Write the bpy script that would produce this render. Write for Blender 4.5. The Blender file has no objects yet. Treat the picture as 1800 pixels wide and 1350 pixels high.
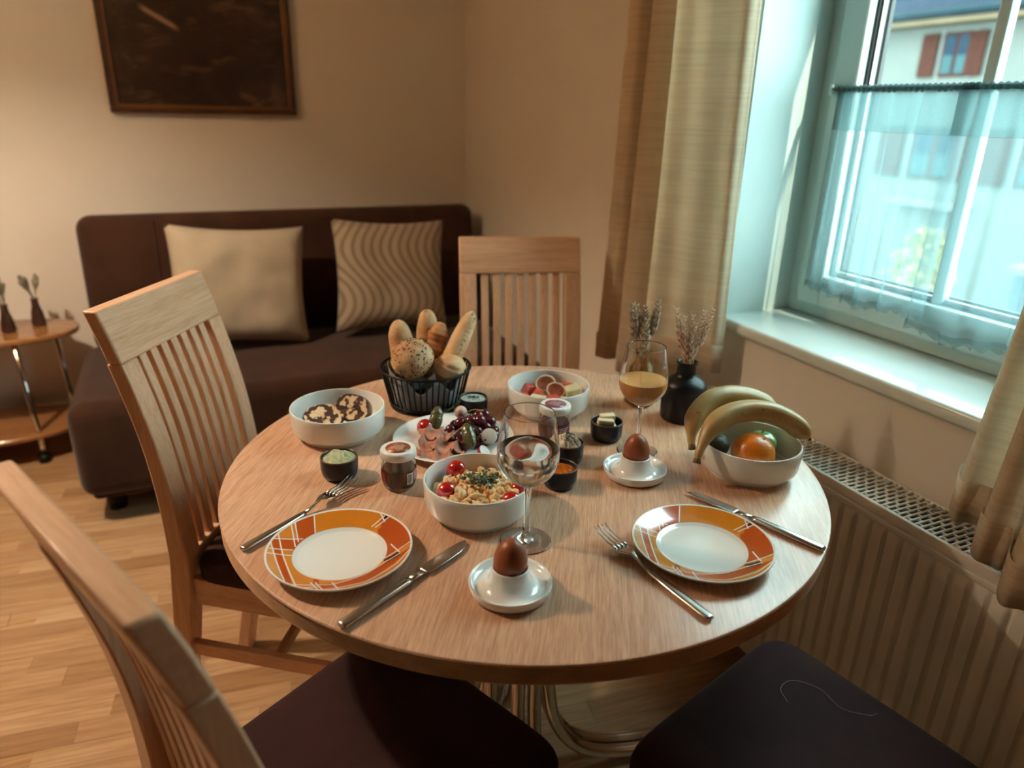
import bpy, bmesh, math, random
from mathutils import Vector, Matrix, noise, Quaternion

random.seed(11)
SC = bpy.context.scene
COL = SC.collection
PI = math.pi

# ------------------------------------------------------------------ camera
F_PX = 1272.43
YAW, PITCH, ROLL = 0.422487, 0.364201, 0.023109
CAM_Z = 1.325057
cam_d = bpy.data.cameras.new('camera')
cam = bpy.data.objects.new('camera', cam_d)
COL.objects.link(cam)
SC.camera = cam
cam_d.sensor_fit = 'HORIZONTAL'
cam_d.sensor_width = 36.0
cam_d.lens = F_PX / 1800 * 36.0
cam_d.clip_start = 0.02
cam_d.clip_end = 200
fwd = Vector((math.sin(YAW) * math.cos(PITCH), math.cos(YAW) * math.cos(PITCH), -math.sin(PITCH)))
rgt = Vector((math.cos(YAW), -math.sin(YAW), 0))
upv = rgt.cross(fwd)
r2 = math.cos(ROLL) * rgt + math.sin(ROLL) * upv
u2 = -math.sin(ROLL) * rgt + math.cos(ROLL) * upv
cam.matrix_world = Matrix(((r2.x, u2.x, -fwd.x, 0), (r2.y, u2.y, -fwd.y, 0), (r2.z, u2.z, -fwd.z, CAM_Z), (0, 0, 0, 1)))
cam_d.dof.use_dof = True
cam_d.dof.focus_distance = 1.12
cam_d.dof.aperture_fstop = 2.7

# ------------------------------------------------------------------ sky, sun, window portals, exposure
world = bpy.data.worlds.new('world')
SC.world = world
world.use_nodes = True
wb = world.node_tree.nodes['Background']
wb.inputs[0].default_value = (0.72, 0.95, 0.97, 1)
wb.inputs[1].default_value = 9.3

sun_d = bpy.data.lights.new('sun', 'SUN')
sun_d.energy = 6.5
sun_d.angle = math.radians(0.6)
sun_d.color = (1.0, 0.90, 0.70)
sun = bpy.data.objects.new('sun', sun_d)
COL.objects.link(sun)
sun_dir = Vector((-0.27, 1.0, -1.10)).normalized()
sun.rotation_euler = sun_dir.to_track_quat('-Z', 'Y').to_euler()

def portal(y0, y1, z0, z1, x):
    d = bpy.data.lights.new('window_portal', 'AREA')
    d.shape = 'RECTANGLE'
    d.size = y1 - y0
    d.size_y = z1 - z0
    d.cycles.is_portal = True
    o = bpy.data.objects.new('window_portal', d)
    COL.objects.link(o)
    o.location = (x, (y0 + y1) / 2, (z0 + z1) / 2)
    o.rotation_euler = Vector((-1, 0, 0)).to_track_quat('-Z', 'Z').to_euler()

portal(0.60, 1.452, 0.84, 2.25, 1.56)

SC.view_settings.view_transform = 'Standard'
SC.view_settings.look = 'None'
SC.view_settings.gamma = 1.0
SC.view_settings.use_curve_mapping = False
SC.view_settings.exposure = 0.83
SC.cycles.use_denoising = True
SC.cycles.max_bounces = 12
SC.cycles.diffuse_bounces = 5
SC.cycles.transmission_bounces = 10
SC.cycles.transparent_max_bounces = 12
SC.cycles.sample_clamp_indirect = 6.0

# ------------------------------------------------------------------ helpers
def lin(c):
    return tuple(((v / 255) / 12.92 if v / 255 <= 0.04045 else ((v / 255 + 0.055) / 1.055) ** 2.4) for v in c)

class MB:
    """collects verts and faces; build() links one mesh object"""
    def __init__(s):
        s.v = []; s.f = []
    def add(s, vs, fs):
        n = len(s.v)
        s.v += [tuple(p) for p in vs]
        s.f += [tuple(i + n for i in q) for q in fs]
        return s
    def box(s, x0, x1, y0, y1, z0, z1, M=None):
        vs = [Vector((x, y, z)) for x in (x0, x1) for y in (y0, y1) for z in (z0, z1)]
        if M: vs = [M @ p for p in vs]
        return s.add(vs, [(0, 1, 3, 2), (4, 6, 7, 5), (0, 4, 5, 1), (2, 3, 7, 6), (0, 2, 6, 4), (1, 5, 7, 3)])
    def lathe(s, prof, n=48, c=(0, 0, 0), M=None, ang=2 * PI):
        vs = []; fs = []
        rings = []
        for r, z in prof:
            if r < 1e-7:
                rings.append([len(vs)]); vs.append(Vector((0, 0, z)))
            else:
                k = len(vs)
                rings.append(list(range(k, k + n)))
                for i in range(n):
                    a = ang * i / n
                    vs.append(Vector((r * math.cos(a), r * math.sin(a), z)))
        for a, b in zip(rings, rings[1:]):
            for i in range(n):
                j = (i + 1) % n
                if len(a) == 1 and len(b) == 1: continue
                if len(a) == 1: fs.append((a[0], b[j], b[i]))
                elif len(b) == 1: fs.append((a[i], a[j], b[0]))
                else: fs.append((a[i], a[j], b[j], b[i]))
        c = Vector(c)
        vs = [((M @ p) if M else p) + c for p in vs]
        return s.add(vs, fs)
    def tube(s, path, rad, n=10, cap=True, flat=None, closed=False, up=None):
        P = [Vector(p) for p in path]
        m = len(P)
        if not hasattr(rad, '__len__'): rad = [rad] * m
        T = []
        for i in range(m):
            if closed: t = P[(i + 1) % m] - P[i - 1]
            else: t = P[min(i + 1, m - 1)] - P[max(i - 1, 0)]
            T.append(t.normalized() if t.length > 1e-9 else Vector((0, 0, 1)))
        u = Vector(up) if up else (Vector((0, 0, 1)) if abs(T[0].z) < .9 else Vector((1, 0, 0)))
        u = (u - u.dot(T[0]) * T[0]).normalized()
        vs = []; fs = []
        for i in range(m):
            u = (u - u.dot(T[i]) * T[i])
            u = u.normalized() if u.length > 1e-6 else T[i].orthogonal().normalized()
            w = T[i].cross(u)
            fx = flat if flat else 1.0
            for k in range(n):
                a = 2 * PI * k / n
                vs.append(P[i] + rad[i] * (math.cos(a) * w + math.sin(a) * fx * u))
        rng = m if closed else m - 1
        for i in range(rng):
            i2 = (i + 1) % m
            for k in range(n):
                j = (k + 1) % n
                fs.append((i * n + k, i * n + j, i2 * n + j, i2 * n + k))
        if cap and not closed:
            fs.append(tuple(range(n))[::-1]); fs.append(tuple((m - 1) * n + k for k in range(n)))
        return s.add(vs, fs)
    def ell(s, c, r, M=None, nu=20, nv=12, fn=None):
        """ellipsoid; fn(unit vector) -> radius factor"""
        vs = [Vector((0, 0, -1))]; fs = []
        for j in range(1, nv):
            th = -PI / 2 + PI * j / nv
            for i in range(nu):
                a = 2 * PI * i / nu
                vs.append(Vector((math.cos(th) * math.cos(a), math.cos(th) * math.sin(a), math.sin(th))))
        vs.append(Vector((0, 0, 1)))
        out = []
        c = Vector(c)
        for p in vs:
            k = fn(p) if fn else 1.0
            q = Vector((p.x * r[0], p.y * r[1], p.z * r[2])) * k
            out.append((M @ q if M else q) + c)
        for i in range(nu):
            j = (i + 1) % nu
            fs.append((0, 1 + j, 1 + i))
            for q in range(nv - 2):
                a = 1 + q * nu
                fs.append((a + i, a + j, a + nu + j, a + nu + i))
            a = 1 + (nv - 2) * nu
            fs.append((a + i, a + j, len(vs) - 1))
        return s.add(out, fs)
    def grid(s, fn, nu, nv, closed_u=False):
        """fn(u,v)->point, u,v in 0..1"""
        vs = []; fs = []
        for i in range(nu + (0 if closed_u else 1)):
            for j in range(nv + 1):
                vs.append(fn(i / nu, j / nv))
        R = nu if closed_u else nu + 1
        for i in range(nu):
            i2 = (i + 1) % R
            for j in range(nv):
                fs.append((i * (nv + 1) + j, i2 * (nv + 1) + j, i2 * (nv + 1) + j + 1, i * (nv + 1) + j + 1))
        return s.add(vs, fs)
    def prism(s, poly, z0, z1, M=None):
        n = len(poly)
        vs = [Vector((x, y, z0)) for x, y in poly] + [Vector((x, y, z1)) for x, y in poly]
        if M: vs = [M @ p for p in vs]
        return s.add(vs, [tuple(range(n))[::-1], tuple(range(n, 2 * n))] + [(i, (i + 1) % n, n + (i + 1) % n, n + i) for i in range(n)])
    def build(s, name, mat, parent=None, smooth=True, bevel=None, seg=2, subsurf=0, solid=None, sharp=None):
        me = bpy.data.meshes.new(name)
        me.from_pydata(s.v, [], s.f)
        me.update()
        bm = bmesh.new(); bm.from_mesh(me)
        bmesh.ops.recalc_face_normals(bm, faces=bm.faces)
        bm.to_mesh(me); bm.free()
        if smooth:
            for p in me.polygons: p.use_smooth = True
            if sharp is not None:
                try: me.set_sharp_from_angle(angle=math.radians(sharp))
                except Exception: pass
        me.materials.append(mat)
        return link(name, me, parent, bevel, seg, subsurf, solid)

def link(name, me, parent=None, bevel=None, seg=2, subsurf=0, solid=None):
    o = bpy.data.objects.new(name, me)
    COL.objects.link(o)
    if parent is not None: o.parent = parent
    if solid:
        m = o.modifiers.new('solid', 'SOLIDIFY'); m.thickness = solid; m.offset = 0
    if bevel:
        m = o.modifiers.new('bevel', 'BEVEL'); m.width = bevel; m.segments = seg; m.limit_method = 'ANGLE'
        m.angle_limit = math.radians(40)
    if subsurf:
        m = o.modifiers.new('sub', 'SUBSURF'); m.levels = subsurf; m.render_levels = subsurf
    return o

def tag(o, label, cat, group=None, kind=None):
    o['label'] = label
    o['category'] = cat
    if group: o['group'] = group
    if kind: o['kind'] = kind
    return o

def thing(name, label, cat, loc=(0, 0, 0), rotz=0, group=None):
    o = bpy.data.objects.new(name, None)
    o.empty_display_size = 0.05
    COL.objects.link(o)
    o.location = loc
    o.rotation_euler = (0, 0, rotz)
    return tag(o, label, cat, group)

def struct(o):
    o['kind'] = 'structure'
    return o

def copy_tree(o, parent=None):
    c = o.copy(); COL.objects.link(c)
    if parent is not None: c.parent = parent
    for ch in list(o.children):
        copy_tree(ch, c)
    return c

def catmull(pts, k=8):
    P = [Vector(p) for p in pts]
    P = [P[0] * 2 - P[1]] + P + [P[-1] * 2 - P[-2]]
    out = []
    for i in range(1, len(P) - 2):
        a, b, c, d = P[i - 1:i + 3]
        for j in range(k):
            t = j / k
            out.append(.5 * ((2 * b) + (c - a) * t + (2 * a - 5 * b + 4 * c - d) * t * t + (3 * b - a - 3 * c + d) * t ** 3))
    out.append(P[-2])
    return out

def rot(ax, deg):
    return Matrix.Rotation(math.radians(deg), 3, ax)

# ------------------------------------------------------------------ materials
MATS = {}
class NT:
    def __init__(s, name):
        s.m = bpy.data.materials.new(name)
        s.m.use_nodes = True
        s.t = s.m.node_tree
        s.b = s.t.nodes['Principled BSDF']
        s.out = s.t.nodes['Material Output']
        MATS[name] = s.m
    def n(s, typ, **kw):
        q = s.t.nodes.new(typ)
        for k, v in kw.items():
            if k in q.inputs.keys() if isinstance(k, str) else False: q.inputs[k].default_value = v
            else: setattr(q, k, v)
        return q
    def l(s, a, b): s.t.links.new(a, b)
    def coords(s, scale=(1, 1, 1), rotation=(0, 0, 0), kind='Object', jitter=0.0):
        tc = s.t.nodes.new('ShaderNodeTexCoord')
        mp = s.t.nodes.new('ShaderNodeMapping')
        mp.inputs['Scale'].default_value = scale
        mp.inputs['Rotation'].default_value = rotation
        s.l(tc.outputs[kind], mp.inputs[0])
        if jitter:
            oi = s.t.nodes.new('ShaderNodeObjectInfo')
            mu = s.t.nodes.new('ShaderNodeVectorMath'); mu.operation = 'SCALE'
            mu.inputs[0].default_value = (1.0, 0.77, 0.53)
            ml = s.t.nodes.new('ShaderNodeMath'); ml.operation = 'MULTIPLY'; ml.inputs[1].default_value = jitter
            s.l(oi.outputs['Random'], ml.inputs[0]); s.l(ml.outputs[0], mu.inputs['Scale'])
            ad = s.t.nodes.new('ShaderNodeVectorMath'); ad.operation = 'ADD'
            s.l(tc.outputs[kind], ad.inputs[0]); s.l(mu.outputs[0], ad.inputs[1])
            s.l(ad.outputs[0], mp.inputs[0])
        return mp.outputs[0]
    def noise(s, vec, scale=5, detail=3, rough=.5, dist=0):
        q = s.t.nodes.new('ShaderNodeTexNoise')
        q.inputs['Scale'].default_value = scale; q.inputs['Detail'].default_value = detail
        q.inputs['Roughness'].default_value = rough; q.inputs['Distortion'].default_value = dist
        if vec is not None: s.l(vec, q.inputs['Vector'])
        return q.outputs['Fac']
    def ramp(s, fac, stops, interp='LINEAR'):
        q = s.t.nodes.new('ShaderNodeValToRGB')
        q.color_ramp.interpolation = interp
        e = q.color_ramp.elements
        while len(e) < len(stops): e.new(.5)
        for el, (p, c) in zip(e, stops):
            el.position = p; el.color = (*c, 1)
        s.l(fac, q.inputs[0])
        return q.outputs[0]
    def mix(s, fac, a, b, mode='MIX'):
        q = s.t.nodes.new('ShaderNodeMix'); q.data_type = 'RGBA'; q.blend_type = mode
        for inp, val in ((q.inputs['Factor'], fac), (q.inputs[6], a), (q.inputs[7], b)):
            if hasattr(val, 'is_linked') or hasattr(val, 'links'): s.l(val, inp)
            elif isinstance(val, (int, float)): inp.default_value = val
            else: inp.default_value = (*val, 1)
        return q.outputs[2]
    def bump(s, h, strength=.2, dist=.002):
        q = s.t.nodes.new('ShaderNodeBump')
        q.inputs['Strength'].default_value = strength; q.inputs['Distance'].default_value = dist
        s.l(h, q.inputs['Height']); s.l(q.outputs[0], s.b.inputs['Normal'])
    def set(s, **kw):
        names = dict(color='Base Color', rough='Roughness', metal='Metallic', spec='Specular IOR Level', trans='Transmission Weight',
                     ior='IOR', coat='Coat Weight', sheen='Sheen Weight', sss='Subsurface Weight', alpha='Alpha', coat_rough='Coat Roughness', sheen_rough='Sheen Roughness')
        for k, v in kw.items():
            i = s.b.inputs[names[k]]
            if hasattr(v, 'links'): s.l(v, i)
            elif k == 'color': i.default_value = (*v, 1)
            else: i.default_value = v
        return s

def plain(name, c, rough=.5, var=.08, scale=20, bump=0, bscale=60, **kw):
    """procedural: base colour with a soft noise variation, optional fine bump"""
    t = NT(name)
    v = t.coords()
    f = t.noise(v, scale, 3)
    a = tuple(min(1, x * (1 - var)) for x in c); b = tuple(min(1, x * (1 + var)) for x in c)
    t.set(color=t.ramp(f, [(.3, a), (.7, b)]), rough=rough, **kw)
    if bump: t.bump(t.noise(v, bscale, 4), bump, .001)
    return t.m

def wood(name, dark, light, axis='Z', rough=.4, stretch=14, scale=9, jitter=5.0, band=.5, rotation=(0, 0, 0), streak=.0, coat=0, contrast=(.25, .75)):
    t = NT(name)
    sc = {'X': (1, stretch, stretch), 'Y': (stretch, 1, stretch), 'Z': (stretch, stretch, 1)}[axis]
    if any(rotation):
        tc = t.t.nodes.new('ShaderNodeTexCoord')
        m1 = t.t.nodes.new('ShaderNodeMapping'); m1.inputs['Rotation'].default_value = rotation
        m2 = t.t.nodes.new('ShaderNodeMapping'); m2.inputs['Scale'].default_value = sc
        t.l(tc.outputs['Object'], m1.inputs[0]); t.l(m1.outputs[0], m2.inputs[0])
        v = m2.outputs[0]
    else:
        v = t.coords(sc, jitter=jitter)
    f1 = t.noise(v, scale * .35, 4, .55, .6)
    f2 = t.noise(v, scale * 2.2, 5, .6, .2)
    c1 = t.ramp(f1, [(contrast[0], dark), (contrast[1], light)])
    mid = tuple((a + b) / 2 for a, b in zip(dark, light))
    c2 = t.ramp(f2, [(.35, dark), (.6, light)])
    col = t.mix(band, c1, c2)
    t.set(color=col, rough=rough, coat=coat)
    t.bump(f2, .08, .0006)
    return t.m

# structure
M_wall = plain('plaster_wall', (.73, .675, .595), .85, .03, 3, .12, 180)
M_niche = plain('reveal_cool_cast', (.52, .62, .60), .55, .02, 4, .05, 120)  # cyan cast of the daylight put into the colour of white reveals
M_darkwall = plain('unseen_wall_brown', (.10, .050, .028), .7, .1, 3)  # unseen walls, dark brown added to weaken the bounce light
M_ceil = plain('ceiling_paint', (.42, .36, .29), .9, .02, 3)
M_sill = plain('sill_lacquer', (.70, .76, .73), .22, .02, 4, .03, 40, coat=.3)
M_frame = plain('window_frame_teal_cast', (.50, .64, .63), .35, .02, 5)  # white frame, its backlit teal tint put into the base colour
M_gasket = plain('black_rubber', (.012, .012, .014), .6, .1, 30)
M_alu = plain('window_spacer_metal', (.55, .56, .56), .35, .05, 30, metal=.8)
M_floorgap = plain('floor_joint_brown', (.12, .06, .03), .6, .1, 30)
M_radiator = plain('radiator_enamel', (.72, .68, .60), .32, .03, 9, coat=.2)
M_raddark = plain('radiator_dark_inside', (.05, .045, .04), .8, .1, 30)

# floor strips: colour per strip
t = NT('laminate_strip')
v = t.coords((1.4, 26, 26), jitter=7)
f1 = t.noise(v, 3.0, 4, .55, .8); f2 = t.noise(v, 14, 4, .6, .2)
oi = t.t.nodes.new('ShaderNodeObjectInfo')
base = t.ramp(oi.outputs['Random'], [(0, (.38, .225, .115)), (.35, (.49, .315, .175)), (.7, (.55, .37, .215)), (1, (.62, .44, .27))])
gr = t.ramp(f1, [(.3, (.62, .52, .42)), (.62, (1, 1, 1))])
g2 = t.ramp(f2, [(.35, (.82, .76, .70)), (.6, (1, 1, 1))])
t.set(color=t.mix(.55, t.mix(.8, base, gr, 'MULTIPLY'), g2, 'MULTIPLY'), rough=.36)
M_strip = t.m
t = NT('laminate_floor_far')
v = t.coords()
br = t.t.nodes.new('ShaderNodeTexBrick')
br.inputs['Scale'].default_value = 1; br.inputs['Brick Width'].default_value = .42; br.inputs['Row Height'].default_value = .066
br.inputs['Mortar Size'].default_value = .001; br.offset = .37
br.inputs['Color1'].default_value = (.47, .29, .145, 1); br.inputs['Color2'].default_value = (.58, .39, .22, 1); br.inputs['Mortar'].default_value = (.2, .1, .05, 1)
t.l(v, br.inputs['Vector'])
g = t.ramp(t.noise(t.coords((1.4, 26, 26)), 3, 4, .55, .8), [(.3, (.66, .56, .46)), (.62, (1, 1, 1))])
t.set(color=t.mix(.8, br.outputs['Color'], g, 'MULTIPLY'), rough=.36)
M_floorfar = t.m

# furniture wood
M_chair = wood('beech_chair', (.53, .28, .145), (.80, .51, .335), 'Z', .36, 16, 7, 6, .4, coat=.15)
M_chair_x = wood('beech_chair_rail', (.53, .28, .145), (.80, .51, .335), 'X', .36, 16, 7, 6, .4, coat=.15)
M_chair_y = wood('beech_chair_side_rail', (.53, .28, .145), (.80, .51, .335), 'Y', .36, 16, 7, 6, .4, coat=.15)
GR = math.radians(30.8)
M_table = wood('beech_veneer_table', (.37, .20, .125), (.66, .415, .275), 'Y', .27, 24, 11, 0, .62, rotation=(0, 0, GR), contrast=(.2, .6))
M_tedge = wood('table_edge_band', (.30, .15, .075), (.52, .31, .17), 'X', .4, 2, 8, 0, .5)
M_tedge_d = plain('table_edge_groove', (.16, .07, .03), .6, .1, 40)
M_sidetable = wood('walnut_side_table', (.22, .09, .03), (.42, .20, .075), 'X', .18, 10, 6, 3, .5, coat=.5)

# fabric
def fabric(name, c, rough=.95, sheen=.4, scale=700, var=.2, bump=.35):
    t = NT(name)
    v = t.coords()
    f = t.noise(v, 9, 4)
    a = tuple(x * (1 - var) for x in c); b = tuple(min(1, x * (1 + var)) for x in c)
    t.set(color=t.ramp(f, [(.3, a), (.7, b)]), rough=rough, sheen=sheen, sheen_rough=.4, spec=.2)
    t.bump(t.noise(v, scale, 2), bump, .0008)
    return t.m
M_sofa = fabric('sofa_brown_fabric', (.040, .0165, .0095), var=.25, sheen=.25)
M_seat = fabric('seat_aubergine_velvet', (.032, .011, .0115), rough=.85, sheen=.10, scale=900, var=.3)
M_pillow = fabric('pillow_linen', (.42, .355, .265), scale=500, var=.08, sheen=.15)
t = NT('pillow_wave_fabric')
v = t.coords()
w = t.t.nodes.new('ShaderNodeTexWave'); w.wave_type = 'BANDS'; w.bands_direction = 'X'
w.inputs['Scale'].default_value = 8.5; w.inputs['Distortion'].default_value = 0
# sinuous bands: x offset by a sine of height
sep = t.t.nodes.new('ShaderNodeSeparateXYZ'); t.l(v, sep.inputs[0])
m1 = t.t.nodes.new('ShaderNodeMath'); m1.operation = 'MULTIPLY'; m1.inputs[1].default_value = 15; t.l(sep.outputs['Z'], m1.inputs[0])
m2 = t.t.nodes.new('ShaderNodeMath'); m2.operation = 'SINE'; t.l(m1.outputs[0], m2.inputs[0])
m3 = t.t.nodes.new('ShaderNodeMath'); m3.operation = 'MULTIPLY'; m3.inputs[1].default_value = .055; t.l(m2.outputs[0], m3.inputs[0])
m4 = t.t.nodes.new('ShaderNodeMath'); m4.operation = 'ADD'; t.l(sep.outputs['X'], m4.inputs[0]); t.l(m3.outputs[0], m4.inputs[1])
cb = t.t.nodes.new('ShaderNodeCombineXYZ'); t.l(m4.outputs[0], cb.inputs[0])
t.l(cb.outputs[0], w.inputs['Vector'])
t.set(color=t.ramp(w.outputs['Fac'], [(.15, (.20, .145, .095)), (.5, (.36, .29, .205))]), rough=.9, sheen=.15)
t.bump(t.noise(v, 500, 2), .3, .0008)
M_pillow2 = t.m

t = NT('curtain_slub_weave')
v = t.coords((60, 60, 420)); f = t.noise(v, 1.0, 2, .5)
v2 = t.coords((5, 5, 150)); f2 = t.noise(v2, 1.0, 3, .6)
colr = t.ramp(f2, [(.36, (.60, .48, .35)), (.6, (.78, .67, .53))])
t.set(color=colr, rough=.9, sheen=.2, spec=.2)
t.bump(f2, .5, .0012)
tr = t.n('ShaderNodeBsdfTranslucent'); tr.inputs[0].default_value = (.90, .80, .64, 1)
ms = t.n('ShaderNodeMixShader'); ms.inputs[0].default_value = .5
t.l(t.b.outputs[0], ms.inputs[1]); t.l(tr.outputs[0], ms.inputs[2]); t.l(ms.outputs[0], t.out.inputs[0])
M_curtain = t.m

def sheer(name, op, col):
    t = NT(name)
    v = t.coords((1, 500, 500)); f = t.noise(v, 1.0, 2)
    tr = t.n('ShaderNodeBsdfTranslucent'); tr.inputs[0].default_value = (*col, 1)
    df = t.n('ShaderNodeBsdfDiffuse'); df.inputs[0].default_value = (*col, 1)
    tp = t.n('ShaderNodeBsdfTransparent')
    a = t.n('ShaderNodeMixShader'); a.inputs[0].default_value = .3
    t.l(tr.outputs[0], a.inputs[1]); t.l(df.outputs[0], a.inputs[2])
    b = t.n('ShaderNodeMixShader')
    t.l(t.ramp(f, [(.3, (op - .04,) * 3), (.7, (op + .04,) * 3)]), b.inputs[0])
    t.l(tp.outputs[0], b.inputs[1]); t.l(a.outputs[0], b.inputs[2]); t.l(b.outputs[0], t.out.inputs[0])
    return t.m
M_sheer = sheer('sheer_voile', .44, (.20, .30, .315))
M_sheer_band = sheer('sheer_voile_double', .80, (.11, .18, .185))

# window glass: thin pane
t = NT('window_glass')
tp = t.n('ShaderNodeBsdfTransparent'); tp.inputs[0].default_value = (.93, .98, .97, 1)
gl = t.n('ShaderNodeBsdfGlossy'); gl.inputs['Roughness'].default_value = 0.0
lw = t.n('ShaderNodeLayerWeight'); lw.inputs[0].default_value = .5
fp = t.n('ShaderNodeMath', operation='POWER'); t.l(lw.outputs['Facing'], fp.inputs[0]); fp.inputs[1].default_value = 5.0
fr = t.n('ShaderNodeMath', operation='MULTIPLY_ADD'); t.l(fp.outputs[0], fr.inputs[0]); fr.inputs[1].default_value = .55; fr.inputs[2].default_value = .025
ms = t.n('ShaderNodeMixShader'); t.l(fr.outputs[0], ms.inputs[0]); t.l(tp.outputs[0], ms.inputs[1]); t.l(gl.outputs[0], ms.inputs[2]); t.l(ms.outputs[0], t.out.inputs[0])
M_pane = t.m

# table ware
M_ceramic = plain('white_ceramic', (.80, .80, .76), .16, .01, 10, coat=.6)
M_eggcup = plain('white_porcelain', (.82, .83, .81), .12, .01, 10, coat=.6)
M_ramekin = plain('dark_blue_stoneware', (.008, .010, .016), .30, .25, 40, spec=.35)
M_ramrim = plain('ramekin_brown_rim', (.10, .055, .03), .35, .2, 60)
M_blackwire = plain('black_wire', (.004, .004, .004), .5, .1, 60, spec=.2)
M_blackvase = plain('matt_black_vase', (.004, .004, .006), .36, .15, 30, spec=.28)
M_steel = plain('cutlery_steel', (.62, .60, .57), .22, .04, 90, metal=1.0)
M_chrome = plain('chrome_tube', (.68, .62, .56), .10, .04, 20, metal=1.0)
M_darkmetal = plain('curtain_rod_metal', (.10, .10, .10), .4, .1, 40, metal=.6)

def glassmat(name, col=(1, 1, 1), ior=1.45, rough=0.0):
    t = NT(name)
    g = t.n('ShaderNodeBsdfGlass'); g.inputs['IOR'].default_value = ior; g.inputs['Roughness'].default_value = rough
    v = t.coords(); f = t.noise(v, 30, 2)
    t.l(t.ramp(f, [(0, tuple(.985 * c for c in col)), (1, col)]), g.inputs['Color'])
    t.l(g.outputs[0], t.out.inputs[0])
    return t.m
M_glass = glassmat('wine_glass')
M_jarglass = glassmat('jar_glass', (.97, .98, .97))
M_water = glassmat('water', (.99, 1, 1), 1.33)
t = NT('textured_bottle_glass')
g = t.n('ShaderNodeBsdfGlass'); g.inputs['IOR'].default_value = 1.45; g.inputs['Color'].default_value = (.80, .66, .50, 1); g.inputs['Roughness'].default_value = .08
vo = t.n('ShaderNodeTexVoronoi'); vo.inputs['Scale'].default_value = 190; t.l(t.coords(), vo.inputs['Vector'])
bp = t.n('ShaderNodeBump'); bp.inputs['Strength'].default_value = .8; bp.inputs['Distance'].default_value = .002
t.l(vo.outputs['Distance'], bp.inputs['Height']); t.l(bp.outputs[0], g.inputs['Normal']); t.l(g.outputs[0], t.out.inputs[0])
M_texglass = t.m
M_juice = plain('orange_juice', (.80, .35, .060), .25, .03, 12, sss=.0)
M_foam = plain('juice_surface', (.86, .44, .14), .3, .05, 40)
print('materials', len(MATS))
# ================================================================== ROOM SHELL
WX = 1.25           # inner face of the window wall
WO = 1.60           # outer face
BY = 3.38           # back wall
LX, RY, CZ = -2.7, -2.3, 2.55
NY0, NY1, NZ0, NZ1 = 0.60, 1.452, 0.80, 2.25      # window niche

struct(MB().box(LX - .2, WX + .02, RY - .2, BY + .2, -.20, -.012).build('floor', M_floorfar, smooth=False))
FLOOR = bpy.data.objects['floor']
# laminate strips, one by one where the photograph shows them
strip_meshes = []
for L in (.30, .38, .46, .54):
    m = MB().box(-L / 2, L / 2, -.0327, .0327, -.012, 0)
    o = m.build('plank', M_strip, smooth=False)
    strip_meshes.append((L, o.data))
    bpy.data.objects.remove(o)
rs = random.Random(5)
yy = 0.56
count = 0
PL_ANG = math.radians(-6.5)
cp, sp_ = math.cos(PL_ANG), math.sin(PL_ANG)
px0, py0 = -1.2, 0.0
row = 0
# rows run slightly askew to the back wall; generated in a frame turned by PL_ANG about (0,2)
for row in range(-24, 26):
    yl = row * .066
    xl = -1.35 + rs.random() * .4
    while xl < 1.4:
        L, me = rs.choice(strip_meshes)
        cx = xl + L / 2
        X = cx * cp - yl * sp_; Y = 2.0 + cx * sp_ + yl * cp
        xl += L + .0006
        if X - L / 2 < -1.15 or X + L / 2 > WX - .01 or Y < .62 or Y > BY - .08: continue
        if (X > .25 and Y > 1.75) or (X > 1.02) or (Y > 2.75 and X > -.35): continue
        if X < -.62 - (Y - 1.0) * .10 or Y < .95: continue
        if count >= 300: continue
        o = bpy.data.objects.new('plank', me); COL.objects.link(o); o.parent = FLOOR
        o.location = (X, Y, rs.uniform(-.0002, .0002)); o.rotation_euler = (0, 0, PL_ANG)
        count += 1
# what lies between and beyond the single strips
struct(MB().box(LX, WX, RY, BY, -.012, -.0012).build('floor_underlay', M_floorfar, smooth=False))
print('planks', count)

struct(MB().box(LX, WO, RY, BY, CZ, CZ + .1).build('ceiling', M_ceil, smooth=False))
struct(MB().box(LX - .15, WO, BY, BY + .15, -.05, CZ).build('wall_back', M_wall, smooth=False))
struct(MB().box(LX - .15, LX, RY, BY, -.05, CZ).build('wall_left', M_darkwall, smooth=False))
struct(MB().box(LX - .15, WO, RY - .15, RY, -.05, CZ).build('wall_front', M_darkwall, smooth=False))
m = MB()
m.box(WX, WO, RY, BY, -.05, NZ0)
m.box(WX, WO, RY, BY, NZ1, CZ)
m.box(WX, WO, NY1, BY, NZ0, NZ1)
m.box(WX, WO, RY, NY0, NZ0, NZ1)
struct(m.build('wall_right', M_wall, smooth=False))
# painted reveals of the niche (thin lining, cool light cast in its colour)
m = MB()
m.box(WX + .004, 1.47, NY1 - .004, NY1 + .002, NZ0 + .03, NZ1)
m.box(WX + .004, 1.47, NY0 - .002, NY0 + .004, NZ0 + .03, NZ1)
m.box(WX + .004, 1.47, NY0, NY1, NZ1 - .004, NZ1 + .002)
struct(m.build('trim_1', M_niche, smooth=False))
struct(MB().box(LX, WX - .012, BY - .014, BY, 0, .06).build('baseboard_back', M_chair_x, smooth=False, bevel=.003))

# window sill: rounded front edge, thin shadow gap under it
m = MB().box(1.2265, 1.475, NY0 - .06, NY1 + .004, .804, .835)
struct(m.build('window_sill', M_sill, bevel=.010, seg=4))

struct(MB().box(1.4755, WO + .04, NY0, NY1, .795, .8354).build('trim_2', M_sill, smooth=False))
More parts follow.
